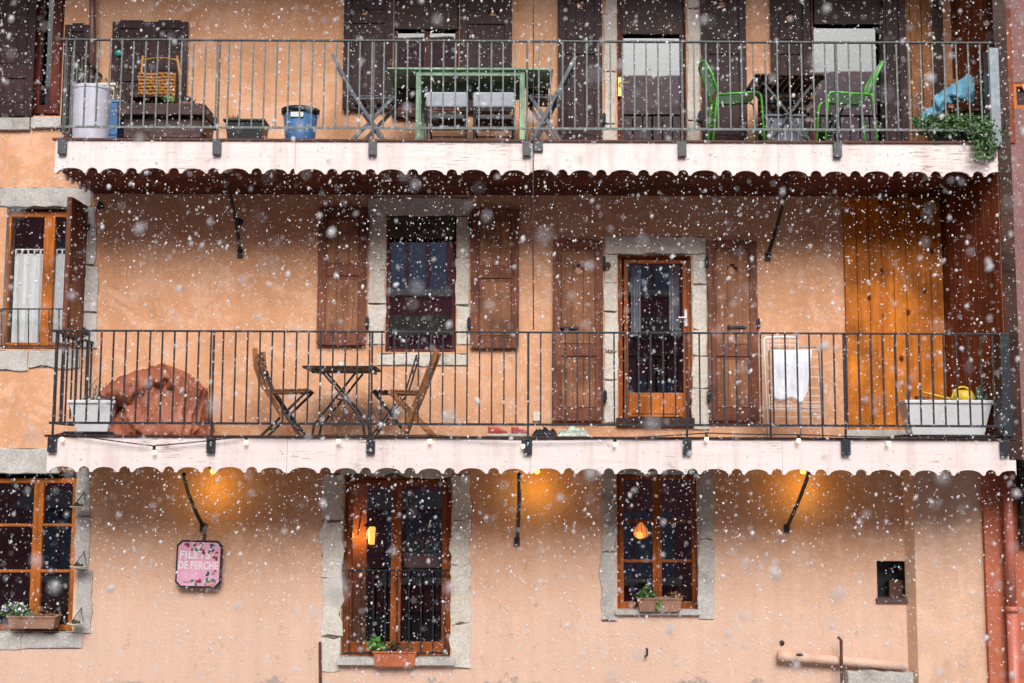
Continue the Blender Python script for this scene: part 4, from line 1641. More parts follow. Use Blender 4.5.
# ================================================================== THINGS ON THE LOWER BALCONY
ZL = Z_LO + .002
Yc = -.6
fold_chair('folding_chair', 'weathered wooden folding chair with black legs facing the bistro table, beside the tarpaulin heap', 'chair',
           (257, 351), (271, 393), (304, fy(304, -.6, False)), (270, 392), (311, 391), (264, fy(264, -.6, False)), -.6, .19, ('iron', 'chair_wood'), bw=.026,
           group='folding chairs at the bistro table', back_slats=(.08, .22, .36))
r = COL.objects[-1]
# extra bent wooden back posts on that chair
fc = [o for o in COL.objects if o.get('label', '').startswith('weathered wooden folding chair')][0]
for y in (-.6 - .215, -.6 + .215):
    m = MB()
    pts = [W(259, 350, -.6), W(260, 368, -.6), W(266, 385, -.6), W(277, 401, -.6), W(295, fy(295, -.6, False) - 3, -.6)]
    for p in pts:
        p.y = y
    m.path(pts, .05, .022)
    m.build('back_post', 'chair_wood', fc, bevel=.005)
fold_chair('folding_chair', 'thick honey brown wooden folding chair turned back from the bistro table', 'chair',
           (438, 351), (424, 388), (403, fy(403, -.85, False)), (420, 393), (391, 392), (434, fy(434, -.85, False)), -.85, .19, ('chair_wood', 'chair_wood'), bw=.055,
           group='folding chairs at the bistro table', back_slats=(.05, .2, .35))
fold_chair('folding_chair', 'slim black metal folding chair against the wall behind the honey brown chair', 'chair',
           (418, 356), (407, 392), (372, fy(372, -.3, False)), (405, 393), (374, 392), (409, fy(409, -.3, False)), -.3, .17, ('iron', 'dark_wood'), bw=.018,
           group='folding chairs at the bistro table', back_slats=(.05, .4))

# bistro table
Yn, Yk = -.95, -.35
zt = W(343, 368, -.65).z
xa, xb = W(307, 370, -.65).x, W(379, 370, -.65).x
t = thing('bistro_table', 'dark slatted bistro table with crossed black legs between the wooden chairs', 'table', ((xa + xb) / 2, -.65, ZL))
m = MB()
n = 9
for k in range(n):
    y0 = Yn + (Yk - Yn) * k / n
    m.box(xa, xb, y0 + .004, y0 + (Yk - Yn) / n - .004, zt - .022 - .003 * (k % 2), zt)
m.box(xa + .09, xa + .12, Yn + .02, Yk - .02, zt - .05, zt - .026)
m.box(xb - .08, xb - .05, Yn + .02, Yk - .02, zt - .05, zt - .026)
m.box(xa + .09, xb - .05, Yn + .05, Yn + .08, zt - .075, zt - .0505)
m.build('tabletop', 'dark_wood', t, bevel=.003)
for y in (Yn + .07, Yk - .07):
    for s_ in (0, 1):
        m = MB()
        if s_ == 0:
            pp_ = [(xa + .18, zt - .04), (xb - .24, ZL + .3), (xb - .13, ZL + .14), (xb - .11, ZL)]
        else:
            pp_ = [(xb - .2, zt - .04), (xa + .23, ZL + .27), (xa + .12, ZL + .13), (xa + .1, ZL)]
        m.tube([(x, y + .022 * s_, z) for x, z in pp_], .012, 8)
        m.build('leg', 'iron', t)
m = MB()
m.tube([(xa + .35, Yn + .07, ZL + .4), (xa + .35, Yk - .07, ZL + .4)], .008, 6)
m.build('stretcher', 'iron', t)
c = W(341, 365, -.65)
t = thing('cup', 'small white cup left on the dark slatted bistro table', 'cup', (c.x, -.65, zt))
m = MB()
m.lathe((c.x, -.65, zt + .001), [(.022, 0), (.033, .025), (.036, .055), (.032, .055), (.028, .012)], 18)
m.build('body', 'white_pot', t, smooth=True)
m = MB()
m.tube([(c.x + .03, -.65, zt + .045), (c.x + .055, -.65, zt + .04), (c.x + .055, -.65, zt + .02), (c.x + .03, -.65, zt + .015)], .004, 6)
m.build('handle', 'white_pot', t)


# planters
def planter(px0, px1, pyt, pyb, Yc, half, label):
    zt_ = W((px0 + px1) / 2, pyt, Yc - half).z
    x0, x1 = W(px0 + 2, pyt, Yc - half).x, W(px1 - 2, pyt, Yc - half).x
    t = thing('planter', label, 'planter', ((x0 + x1) / 2, Yc, ZL))
    m = MB()
    m.trough(x0, x1, Yc - half, Yc + half, ZL + .041, zt_, .075, .035, .02, .018)
    m.build('trough', 'white_pot', t, bevel=.006)
    m = MB()
    m.trough(x0 - .03, x1 + .0, Yc - half - .02, Yc + half + .02, ZL, ZL + .05, .02, .015, .01, .008)
    m.build('tray', 'black', t, bevel=.004)
    m = MB()
    m.box(x0 + .03, x1 - .03, Yc - half + .03, Yc + half - .03, zt_ - .06, zt_ - .02)
    m.build('soil', 'soil', t)
    return t, zt_, x0, x1


t, zt, x0, x1 = planter(67, 116, 400, 432, -.75, .16, 'white flower trough with thin sprouts at the railing corner')
m = MB()
for k in range(7):
    a = W(random.uniform(88, 106), 401, -.75)
    m.tube([(a.x, a.y, zt - .03), (a.x + random.gauss(0, .02), a.y, zt + .1), (a.x + random.gauss(0, .05), a.y, zt + random.uniform(.14, .26))], .008, 5, .003)
for k in range(26):
    a = W(random.uniform(84, 112), 399, -.75)
    m.leaf((a.x, a.y + random.gauss(0, .05), zt - .01), (random.gauss(0, .8), random.gauss(0, .5), .8), .09, .3)
m.build('foliage', 'aloe', t)
t, zt, x0, x1 = planter(904, 994, 400, 432, -.8, .14, 'long white flower trough in front of the boarded end wall')
m = MB()
for k in range(6):
    a = W(974 + k * 2.2, 400, -.8)
    m.tube([(a.x, a.y + random.gauss(0, .06), zt - .03), (a.x + .03 + random.gauss(0, .02), a.y, zt + .12), (a.x + .07 + random.gauss(0, .05), a.y, zt + random.uniform(.1, .3))], .018, 5, .003)
for k in range(30):
    a = W(random.uniform(912, 985), 400, -.8)
    m.leaf((a.x, a.y + random.gauss(0, .07), zt - .02), (random.gauss(0, .8), random.gauss(0, .5), .8), .07, .4)
m.build('foliage', 'aloe', t)
c = W(963, 402, -.8)
c.z = zt - .02
t = thing('watering_can', 'yellow watering can lying in the long white trough', 'watering can', c)
m = MB()
m.lathe((c.x, c.y, c.z), [(.09, 0), (.105, .02), (.10, .10), (.07, .125), (.05, .13)], 24)
m.build('body', 'yellow', t, smooth=True)
m = MB()
pts = [(c.x + .115 * math.cos(a_), c.y, c.z + .02 + .145 * math.sin(a_)) for a_ in [math.pi * k / 12 for k in range(13)]]
m.tube(pts, .011, 8)
m.build('handle', 'yellow', t, smooth=True)
m = MB()
m.tube([(c.x - .09, c.y, c.z + .03), (c.x - .22, c.y, c.z + .06), (c.x - .42, c.y, c.z + .11)], .014, 8, .01)
m.build('spout', 'yellow', t, smooth=True)
c = W(909, 400, -.85)
t = thing('trowel', 'blue handled garden trowel stuck in the end of the white trough', 'trowel', (c.x, -.85, zt - .05))
m = MB()
m.tube([(c.x, -.85, zt - .02), (c.x - .01, -.85, zt + .03), (c.x - .02, -.85, zt + .075)], .02, 8, .012)
m.build('handle', 'blue', t, smooth=True)
m = MB()
m.prism([(c.x - .02, zt - .045), (c.x + .02, zt - .045), (c.x + .012, zt - .02), (c.x - .012, zt - .02)], -.855, -.845)
m.build('blade', 'galv', t)
c = W(922, 400, -.8)
t = thing('plant_pot', 'pinkish clay pot sunk in the long white trough', 'pot', (c.x, -.8, zt - .05))
m = MB()
m.lathe((c.x, -.8, zt - .04), [(.05, 0), (.07, .07), (.075, .075), (.075, .09), (.062, .09), (.058, .06)], 20)
m.build('body', 'terracotta', t, smooth=False)

# tarpaulin heap
tc_ = W(160, 432, -.62)
m = MB()
n, mm = 220, 64
prof = [(0.0, .50), (.06, .515), (.2, .505), (.4, .47), (.6, .445), (.75, .42), (.86, .35), (.94, .25), (.985, .13), (1.0, .0)]
Hh = W(160, 366, -.62).z - ZL


def pr(h):
    for (a, ra), (b, rb) in zip(prof, prof[1:]):
        if a <= h <= b:
            return ra + (rb - ra) * (h - a) / (b - a)
    return 0


rings = []
for i in range(mm + 1):
    h = math.sin(i / mm * math.pi / 2)
    rr = pr(h)
    ringv = []
    for k in range(n):
        a = 2 * math.pi * k / n
        # folds run up the sides and gather at the top
        f1 = noise.noise(Vector((math.cos(a) * 2.2 + h * 1.4, math.sin(a) * 2.2, h * 2.2)))
        f2 = noise.noise(Vector((a * 3.2 + h * 3.5, h * 1.3, 7.3)))
        f3 = noise.noise(Vector((a * 7 - h * 4, h * 4.1, 3.1)))
        f4 = 1 - abs(noise.noise(Vector((a * 2.1 - h * 3.2, h * 6.5, 11.0)))) * 2
        f5 = 1 - abs(noise.noise(Vector((a * 5.3 + h * 6.0, h * 9.5, 5.0)))) * 2
        g1 = 1 - 2 * abs(noise.noise(Vector((a * 1.5 + h * 1.9, h * .7, 21.0))))
        g2 = 1 - 2 * abs(noise.noise(Vector((a * 3.4 - h * 2.6, h * 1.1, 31.0))))
        g3 = 1 - 2 * abs(noise.noise(Vector((a * 7.5 + h * 5.0, h * 1.6, 41.0))))
        k_ = .90 + .09 * f1 + .13 * g1 ** 3 + .07 * g2 ** 3 + .025 * g3 ** 3
        x = rr * 1.0 * math.cos(a) * k_
        y = rr * .78 * math.sin(a) * k_
        lean = .0 + .03 * h
        z = Hh * h * (1 + .05 * f1 * (h > .3)) + .02 * f3 * (h > .1)
        # shoulder falls away to one side, sharp corner on the other
        if x < 0:
            z *= 1 - .26 * min(1, (-x / .5)) ** 1.5
        elif h > .7:
            z *= 1 - .12 * min(1, x / .4) ** 1.3
        ringv.append(m.bm.verts.new((tc_.x + x + lean, -.62 + max(y, -.46), ZL + max(z, 0))))
    rings.append(ringv)
for A, B in zip(rings, rings[1:]):
    for k in range(n):
        try:
            m.bm.faces.new((A[k], A[(k + 1) % n], B[(k + 1) % n], B[k]))
        except ValueError:
            pass
bmesh.ops.remove_doubles(m.bm, verts=m.bm.verts, dist=.0008)
t = thing('covered_heap', 'rust brown tarpaulin bundled over a heap beside the white trough', 'tarpaulin', (tc_.x, -.62, ZL))
m.build('tarpaulin', 'tarp', t, smooth=True, subsurf=1)
t_heap = t
o = drape('flap', 'tarp', [((98, 391), (101, 398)), ((108, 384), (118, 406)), ((122, 376), (134, 406)), ((138, 370), (148, 398)), ((153, 366), (164, 393)), ((168, 367), (176, 392))], -.84, .14, None, None, .06, .012, 3)
me = o.data
me.transform(Matrix.Translation(-ORIGIN[t.name]))
o.parent = t


# small things on the floor edge
def rag(name, px0, px1, pyt, pyb, Yc, dep, mat, label, cat, seed, sole=None):
    x0, x1 = W(px0, pyb, Yc).x, W(px1, pyb, Yc).x
    h = W((px0 + px1) / 2, pyt, Yc).z - Z_LO - .012
    m = MB()
    n, k2 = 40, 14
    rows = []
    for i in range(n + 1):
        row = []
        for j in range(k2 + 1):
            u, v = i / n, j / k2
            x = x0 + (x1 - x0) * u
            y = Yc - dep / 2 + dep * v
            e = min(1, 5 * u, 5 * (1 - u)) * math.sin(v * math.pi) ** .5
            z = h * e * (.62 + .55 * noise.noise(Vector((u * 5 + seed, v * 3, seed))) + .3 * noise.noise(Vector((u * 13, v * 9, seed + 2))))
            row.append(m.bm.verts.new((x, y + .02 * noise.noise(Vector((u * 6, 1, seed))), Z_LO + .014 + max(z, .002))))
        rows.append(row)
    for a, b in zip(rows, rows[1:]):
        for j in range(k2):
            m.bm.faces.new((a[j], a[j + 1], b[j + 1], b[j]))
    o = m.build(name, mat, smooth=True)
    s_ = o.modifiers.new('cloth_thickness', 'SOLIDIFY')
    s_.thickness = .01
    tag(o, label, cat)
    return o


def shoe(px0, px1, label, Yc=-1.02, flip=1):
    x0, x1 = W(px0, 434, Yc).x, W(px1, 434, Yc).x
    t = thing('shoe', label, 'shoe', ((x0 + x1) / 2, Yc, Z_LO + .012), 'pair of red shoes at the balcony edge')
    L = x1 - x0
    m = MB()
    z = Z_LO + .0125
    m.prism([(x0, z + .004), (x0 + L * .3, z), (x1 - L * .08, z), (x1, z + .015), (x1, z + .032), (x0 + L * .5, z + .026), (x0, z + .03)], Yc - .05, Yc + .05)
    m.build('sole', 'white_sole', t, bevel=.008)
    m = MB()
    zz = z + .024
    m.prism([(x0 + .012, zz), (x1 - .012, zz), (x1 - .03, zz + .03), (x0 + L * .62, zz + .05), (x0 + L * .45, zz + .078), (x0 + L * .22, zz + .07), (x0 + .012, zz + .085)], Yc - .042, Yc + .042)
    m.build('upper', 'red_rag', t, bevel=.014)
    return t


shoe(487, 510, 'worn red canvas shoe with cream sole, toe to the other shoe')
shoe(510, 530, 'worn red canvas shoe with cream sole beside the black cloth')
rag('cloth_bundle', 531, 558, 425, 436, -1.02, .26, 'black_rag', 'crumpled black cloth lying behind the railing between shoes and pale cloth', 'cloth', 2)
rag('cloth', 556, 590, 425, 436, -1.0, .26, 'mint_rag', 'crumpled pale mint cloth on the lower balcony floor', 'cloth', 9)

# drying rack
Yn, Yk = -.75, -.2
t = thing('drying_rack', 'white wire drying rack folded upright beside the orange planks', 'drying rack', (W(790, 434, -.5).x, -.5, ZL))


def dp(px, py, Y):
    return W(px, py, Y)


m = MB()
f = fy(785, Yn, False)
m.tube([dp(768.5, f, Yn), dp(764, 350, Yn), dp(764, 340, Yn), dp(766, 337.5, Yn), dp(781, 337, Yn), dp(795, 337.5, Yn), dp(797, 340, Yn), dp(797.5, 352, Yn), dp(801.5, f, Yn)], .011, 8)
m.build('front_frame', 'white_metal', t, smooth=True)
m = MB()
f2 = fy(800, Yk, False)
m.tube([dp(771, f2, Yk), dp(769, 352, Yk), dp(771, 348, Yk), dp(815, 347, Yk), dp(819, 352, Yk), dp(823, f2, Yk)], .009, 8)
m.build('back_frame', 'galv', t, smooth=True)
m = MB()
for py in (341, 345, 395, 402, 406, 409):
    m.tube([dp(766 + (py - 340) * .06, py, Yn), dp(797.5 + (py - 340) * .04, py, Yn)], .004, 5)
for k in range(6):
    px = 768 + k * 5.5
    m.tube([dp(px, 338, Yn), dp(px, 349, Yn)], .003, 5)
    m.tube([dp(px + 1.5, 394, Yn), dp(px + 1.5, 409, Yn)], .003, 5)
for py in (357, 367, 377, 388, 396, 402, 406, 411, 417, 427):
    m.tube([dp(771, py, Yk), dp(819.5 + (py - 350) * .04, py, Yk)], .004, 5)
m.build('wires', 'white_metal', t)
m = MB()
for py in (350, 408):
    m.tube([dp(797.5, py, Yn), dp(819, py, Yk)], .007, 6)
    m.tube([dp(766, py, Yn), dp(771, py, Yk)], .007, 6)
m.build('side_struts', 'white_metal', t)
# towel over the rack
m = MB()
n, k2 = 24, 20
rows = []
for i in range(n + 1):
    u = i / n
    row = []
    bot = 396 + 10 * u + (3 * math.sin(u * 9))
    bot = min(bot, 403 - 12 * max(0, u - .86) / .14)
    for j in range(k2 + 1):
        v = j / k2
        px = 772 + 40 * u - 5 * v * max(0, (u - .6) / .4)
        py = 350 + (bot - 350) * v
        y = Yn - .03 + .012 * math.sin(u * 17 + v) + .01 * noise.noise(Vector((u * 4, v * 4, 2)))
        row.append(m.bm.verts.new(W(px, py, y)))
    rows.append(row)
for a, b in zip(rows, rows[1:]):
    for j in range(k2):
        m.bm.faces.new((a[j], a[j + 1], b[j + 1], b[j]))
o = m.build('towel', 'towel', smooth=True)
o.modifiers.new('cloth_thickness', 'SOLIDIFY').thickness = .008
tag(o, 'white towel hanging over the wire drying rack', 'towel')

# string of bulbs along the fascia
BUL = [(62, 439), (154, 452), (246, 442), (338.5, 441), (430, 441), (523, 446), (615, 444), (706.6, 439), (798.6, 440.5), (888.5, 443)]
YB = YF - .055
t = thing('light_string', 'string of small warm bulbs on a dark wire along the lower balcony edge', 'string lights', (0, YB, Z_LO))
m = MB()
keys = [(50, 436)] + [(x, y - 6) for x, y in BUL] + [(960, 436), (1004, 436)]
pts = []
for (xa_, ya_), (xb_, yb_) in zip(keys, keys[1:]):
    for k in range(8):
        f = k / 8
        sag = 2.2 * math.sin(f * math.pi) * (1 if abs(xb_ - xa_) > 60 else .4)
        pts.append(W(xa_ + (xb_ - xa_) * f, ya_ + (yb_ - ya_) * f - sag * .6 if False else ya_ + (yb_ - ya_) * f + (sag * .25), YB))
m.tube(pts, .006, 6)
m.build('wire', 'black', t)
for x, y in BUL:
    c = W(x, y, YB)
    m = MB()
    m.ball(c, .021, 2, (1, 1, 1.25))
    b_ = m.build('bulb', 'bulb', t, smooth=True)
    m = MB()
    m.tube([(c.x, c.y, c.z + .018), (c.x, c.y, c.z + .06)], .016, 8)
    m.build('socket', 'black', b_)

# ================================================================== GROUND FLOOR FITTINGS
def lamp(px, py, label):
    c = W(px, py, -.16)
    t = thing('wall_lamp', label, 'lamp', (c.x, -.16, c.z), 'amber lamps under the lower balcony')
    m = MB()
    m.box(c.x - .05, c.x + .05, -.1, -.0005, c.z + .01, c.z + .12)
    m.lathe((c.x, -.16, c.z + .03), [(.05, 0), (.055, .03), (.03, .07)], 16)
    m.build('housing', 'iron', t, bevel=.004)
    m = MB()
    m.ball((c.x, -.16, c.z), .034, 2)
    m.build('bulb', 'amber', t, smooth=True)
    ld = bpy.data.lights.new('amber_glow', 'POINT')
    ld.energy = 1.9
    ld.color = (1.0, .58, .06)
    ld.shadow_soft_size = .035
    lo = bpy.data.objects.new('amber_glow', ld)
    COL.objects.link(lo)
    lo.parent = t
    lo.location = (0, -.12, -.2)
    return t


lamp(213, 471, 'amber lamp under the lower balcony above the pink sign')
lamp(537, 471, 'amber lamp under the lower balcony between the two ground-floor windows')
lamp(803, 471, 'amber lamp under the lower balcony above the plain wall near the vent')

# pink sign
Ys = -.10
c = W(199, 564, Ys)
t = thing('hanging_sign', 'pink sign with white lettering and floral corners hung below an iron brace', 'sign', (c.x, Ys, c.z))
m = MB()
hw, hh, ch = .247, .252, .055


def octo(k, ch):
    a, b = hw - k, hh - k
    return [(-a + ch, -b), (a - ch, -b), (a, -b + ch), (a, b - ch), (a - ch, b), (-a + ch, b), (-a, b - ch), (-a, -b + ch)]


rot = R(-1.2)


def sp(p):
    return (c.x + p[0] * math.cos(rot) - p[1] * math.sin(rot), c.z + p[0] * math.sin(rot) + p[1] * math.cos(rot))


m.prism([sp(p) for p in octo(0, ch)], Ys - .012, Ys + .03)
m.build('rim', 'iron', t, bevel=.004)
m = MB()
m.prism([sp(p) for p in octo(.02, ch - .008)], Ys - .018, Ys - .0125)
m.build('panel', 'pink_sign', t)


def text_mesh(txt, size):
    cu = bpy.data.curves.new('lettering', 'FONT')
    cu.body = txt
    cu.size = size
    cu.extrude = .0015
    cu.space_character = 1.08
    cu.offset = .0028
    ob = bpy.data.objects.new('lettering', cu)
    COL.objects.link(ob)
    dg = bpy.context.evaluated_depsgraph_get()
    me = bpy.data.meshes.new_from_object(ob.evaluated_get(dg))
    bpy.data.objects.remove(ob)
    return me


for txt, lx, lz, wdt, hgt in (('FILETS', -.205, .055, .33, .085), ('DE PERCHE', -.215, -.055, .425, .085)):
    me = text_mesh(txt, .12)
    co = np.array([v.co[:] for v in me.vertices])
    mn, mx = co.min(0), co.max(0)
    for v in me.vertices:
        x = lx + (v.co.x - mn[0]) / (mx[0] - mn[0]) * wdt
        z = lz + (v.co.y - mn[1]) / (mx[1] - mn[1]) * hgt
        q = sp((x, z))
        v.co = Vector((q[0], Ys - .0195 - v.co.z, q[1])) - ORIGIN[t.name]
    me.materials.clear()
    me.materials.append(M['white_letter'])
    ob = bpy.data.objects.new('lettering', me)
    COL.objects.link(ob)
    ob.parent = t
random.seed(21)


def petals(name, mat, spots, r, asp=1.0, y=.0205):
    m = MB()
    for k, (x, z, a) in enumerate(spots):
        pts = []
        for i in range(10):
            th = 2 * math.pi * i / 10
            u, v = r * math.cos(th), r * asp * math.sin(th)
            pts.append(sp((x + u * math.cos(a) - v * math.sin(a), z + u * math.sin(a) + v * math.cos(a))))
        m.prism(pts, Ys - y - .0004 * k, Ys - .0182)
    m.build(name, mat, t)


petals('leaf_motif', 'sign_green', [(-.07, .155, .4), (-.03, .15, 2.2), (.02, .16, 1), (.15, .2, .2), (.11, .135, .6), (.13, .19, 1.2),
                                    (-.06, -.175, .3), (-.02, -.215, 1.6), (.10, -.16, 1.2), (.12, -.19, .6), (.16, -.165, .5), (.18, -.175, 2), (.09, -.2, 1)], .022, .6, .0212)
petals('leaf_motif', 'sign_dark', [(-.05, .205, .8), (.02, .21, 2.4), (.13, .21, .3), (.15, .15, .8), (.11, -.09, 2), (.19, .06, 1.5), (.1, -.11, .6)], .02, .55, .0235)
petals('flower_motif', 'sign_red', [(.05, .12, .3), (.045, .14, 1.2), (-.14, .21, .2), (-.12, .2, 1.5), (0, -.18, .1), (.025, -.175, 1.8), (.16, -.095, .7), (.18, -.075, .9), (.17, .08, .2), (.19, .12, 1)], .022, .6, .0262)
petals('flower_motif', 'sign_coral', [(.11, -.21, 0), (.13, -.205, .6), (.17, -.2, .4), (-.02, .215, 1), (.19, .1, 1)], .02, .7, .029)
m = MB()
m.prism([sp((-.16, -.196)), sp((-.07, -.196)), sp((-.07, -.19)), sp((-.16, -.19))], Ys - .02, Ys - .0182)
m.build('fine_print_line', 'sign_dark', t)
m = MB()
m.bar(W(204, 541, Ys + .02), W(206, 524, Ys + .05), .035, .01)
m.build('hanger', 'rust', t)


def flower_box(px0, px1, pyt, pyb, Yc, half, mat, label):
    x0, x1, z0, z1 = RC(px0, pyt, px1, pyb, Yc - half)
    t = thing('flower_box', label, 'flower box', ((x0 + x1) / 2, Yc, z0))
    m = MB()
    m.trough(x0 + .012, x1 - .012, Yc - half, Yc + half, z0, z1, .02, .02, .012, .01)
    m.build('box', mat, t, bevel=.004)
    m = MB()
    m.box(x0 + .03, x1 - .03, Yc - half + .025, Yc + half - .025, z1 - .045, z1 - .012)
    m.build('soil', 'soil', t)
    return t, x0, x1, z1


def clump(t, name, mat, cx, cy, cz, sx, sz, n, size, wide=.6, up=.6):
    m = MB()
    for k in range(n):
        a = random.random() ** .5
        th = random.uniform(0, math.pi)
        x = cx + sx * a * math.cos(th)
        z = cz + sz * a * math.sin(th)
        m.leaf((x, cy + random.gauss(0, .04), z), (random.gauss(0, .8), random.gauss(-.3, .5), random.gauss(up, .5)), size * random.uniform(.6, 1.2), wide)
    return m.build(name, mat, t)


t, x0, x1, z1 = flower_box(6, 56, 616, 629, -.06, .09, 'clay', 'brown clay flower box with white flowers on the orange framed window sill')
c = W(16, 614, -.06)
clump(t, 'foliage', 'leaf', c.x, -.06, z1 - .02, .19, .13, 160, .055)
clump(t, 'flowers', 'white_petal', c.x, -.09, z1 + .03, .15, .11, 70, .03, 1.0)
clump(t, 'flowers', 'violet_petal', c.x - .02, -.09, z1 + .02, .13, .08, 26, .026, 1.0)
c = W(46, 614, -.06)
clump(t, 'dry_stems', 'leaf_dry', c.x, -.06, z1 - .02, .1, .1, 50, .06, .2)
t, x0, x1, z1 = flower_box(372, 417, 651.5, 667, -.04, .075, 'terracotta', 'terracotta flower box on the sill of the french window')
c = W(374, 650, -.04)
clump(t, 'foliage', 'leaf_bright', c.x + .01, -.05, z1 - .01, .1, .12, 60, .07, .7)
c = W(410, 650, -.04)
clump(t, 'dry_stems', 'leaf_dry', c.x - .01, -.05, z1 - .02, .09, .07, 60, .07, .15)
c = W(393, 650, -.04)
clump(t, 'dark_foliage', 'leaf_dark', c.x, -.03, z1 - .02, .12, .1, 50, .06, .5)
t, x0, x1, z1 = flower_box(637, 683, 598, 612, -.03, .075, 'clay', 'pale brown clay flower box on the sill of the six pane window')
c = W(646, 597, -.04)
clump(t, 'foliage', 'leaf', c.x, -.05, z1 - .02, .1, .13, 90, .06, .6)
clump(t, 'flowers', 'violet_petal', c.x - .08, -.06, z1 + .03, .06, .06, 14, .025, 1)
c = W(658, 600, -.04)
m = MB()
for k in range(14):
    m.leaf((c.x + random.gauss(0, .015), -.125, z1 - .01 - k * .006), (random.gauss(0, .5), -.2, -1), .05, .6)
m.build('trailing_leaves', 'leaf_bright', t)
c = W(674, 597, -.04)
clump(t, 'dry_stems', 'leaf_dry', c.x, -.03, z1 - .02, .08, .07, 30, .05, .4)

# little hanging dishes on the stone jamb
for py, lab in ((507, 'small wire dish on the grey stone jamb, uppermost of three'), (567, 'small wire dish on the grey stone jamb, middle one of three'),
                (624, 'small wire dish on the grey stone jamb, lowest beside the flower box')):
    px = 78 if py < 600 else 75
    c = W(px, py, -.16)
    t = thing('hanging_dish', lab, 'dish', (c.x, -.16, c.z), 'wire dishes on the stone jamb')
    m = MB()
    m.lathe((c.x, -.16, c.z - .02), [(.03, 0), (.08, .018), (.09, .03), (.082, .03), (.03, .008)], 20)
    m.build('dish', 'cream', t, smooth=True)
    m = MB()
    top = (c.x + .02, -.05, c.z + .15)
    for a_ in (0.4, 2.4, 4.4):
        m.tube([(c.x + .085 * math.cos(a_), -.16 + .085 * math.sin(a_), c.z + .01), top], .004, 5)
    m.tube([top, (c.x + .02, -.03, c.z + .16)], .006, 5)
    m.build('wire', 'iron', t)
    m = MB()
    m.ball((c.x - .01, -.16, c.z + .02), .028, 2, (1, 1, 1.1))
    m.ball((c.x + .035, -.15, c.z + .014), .02, 2)
    m.build('seed_ball', 'leaf_dark', t, smooth=True)

# lantern glowing behind the french window
Yl = .55
c = W(372, 536, Yl)
t = thing('lantern', 'lit iron lantern glowing behind the french window', 'lantern', (c.x, Yl, c.z))
m = MB()
a, b = .055, .11
for sx in (-1, 1):
    for sy in (-1, 1):
        m.tube([(c.x + sx * a * .75, Yl + sy * a * .75, c.z - b), (c.x + sx * a, Yl + sy * a, c.z + b)], .008, 6)
m.lathe((c.x, Yl, c.z + b), [(.10, 0), (.075, .03), (.03, .075), (.012, .10), (.012, .14)], 16)
m.lathe((c.x, Yl, c.z - b - .02), [(.03, 0), (.06, .02)], 16)
m.tube([(c.x, Yl, c.z + b + .12), (c.x - .02, Yl, c.z + b + .2), (c.x - .12, Yl, c.z + b + .2), (c.x - .16, Yl, c.z + b - .1)], .009, 6)
m.build('frame', 'black', t)
m = MB()
m.lathe((c.x, Yl, c.z - b + .015), [(.03, 0), (.045, .02), (.05, 2 * b - .05), (.03, 2 * b - .02)], 12)
m.build('glass', 'amber', t, smooth=True)
ld = bpy.data.lights.new('lantern_glow', 'POINT')
ld.energy = 3.2
ld.color = (1, .45, .08)
ld.shadow_soft_size = .05
lo = bpy.data.objects.new('lantern_glow', ld)
COL.objects.link(lo)
lo.parent = t
lo.location = (-.16, 0, 0)
# the ochre wall piece the lantern hangs from (inside)
m = MB()
x0, x1, z0, z1 = RC(335, 440, 366, 690, .7)
m.box(x0, x1, .72, .8, z0, z1)
m.build('partition', 'warm_room', gf)
c = W(423, 553, .5)
t = thing('indoor_planter', 'planter of pink flowers standing behind the french window', 'planter', (c.x, .5, c.z))
m = MB()
m.trough(c.x - .22, c.x + .22, .42, .6, c.z - .16, c.z, .03, .02)
m.build('trough', 'clay', t, bevel=.005)
clump(t, 'foliage', 'leaf_bright', c.x - .05, .45, c.z, .2, .16, 110, .06)
clump(t, 'flowers', 'pink_petal', c.x, .42, c.z + .06, .2, .16, 60, .035, 1)
clump(t, 'flowers', 'white_petal', c.x + .1, .42, c.z + .02, .1, .12, 16, .03, 1)
m = MB()
m.box(c.x - .35, c.x + .3, .4, .65, c.z - .19, c.z - .162)
m.build('stand_shelf', 'dark_wood', t)
for dx in (-.3, .25):
    m = MB()
    m.box(c.x + dx - .02, c.x + dx + .02, .5, .54, W(400, 655, .5).z - .1, c.z - .1905)
    m.build('leg', 'dark_wood', t)
# lamp behind the six pane window
Yl = .6
c = W(641, 533, Yl)
t = thing('table_lamp', 'orange glowing lamp behind the six pane window', 'lamp', (c.x, Yl, c.z - .35))
m = MB()
m.lathe((c.x, Yl, c.z - .06), [(.04, 0), (.075, .02), (.088, .055), (.072, .10), (.042, .145), (.016, .185), (.004, .2)], 20)
m.build('lamp_shade', 'amber_soft', t, smooth=True)
m = MB()
for k in range(8):
    a_ = 2 * math.pi * k / 8
    m.tube([(c.x + r_ * math.cos(a_), Yl + r_ * math.sin(a_), c.z - .06 + h_) for r_, h_ in ((.043, 0), (.078, .02), (.091, .055), (.075, .10), (.045, .145), (.019, .185))], .003, 5)
m.build('shade_ribs', 'rust', t)
m = MB()
m.ball((c.x - .02, Yl - .06, c.z - .02), .045, 2)
m.build('bulb', 'amber', t, smooth=True)
m = MB()
m.lathe((c.x, Yl, c.z - .5), [(.09, 0), (.08, .02), (.015, .05), (.012, .44)], 16)
m.build('base', 'black', t, smooth=True)
m = MB()
m.lathe((c.x, Yl, c.z - .53), [(.25, 0), (.25, .028)], 24)
m.build('stand_top', 'dark_wood', t)

# ================================================================== GROUND, SNOWFALL
m = MB()
m.face([(-120, -160, -.06), (120, -160, -.06), (120, 60, -.06), (-120, 60, -.06)])
o = m.build('street', 'slush')
tag(o, 'snow covered street in front of the house', 'street', kind='structure')

rng = np.random.default_rng(4)


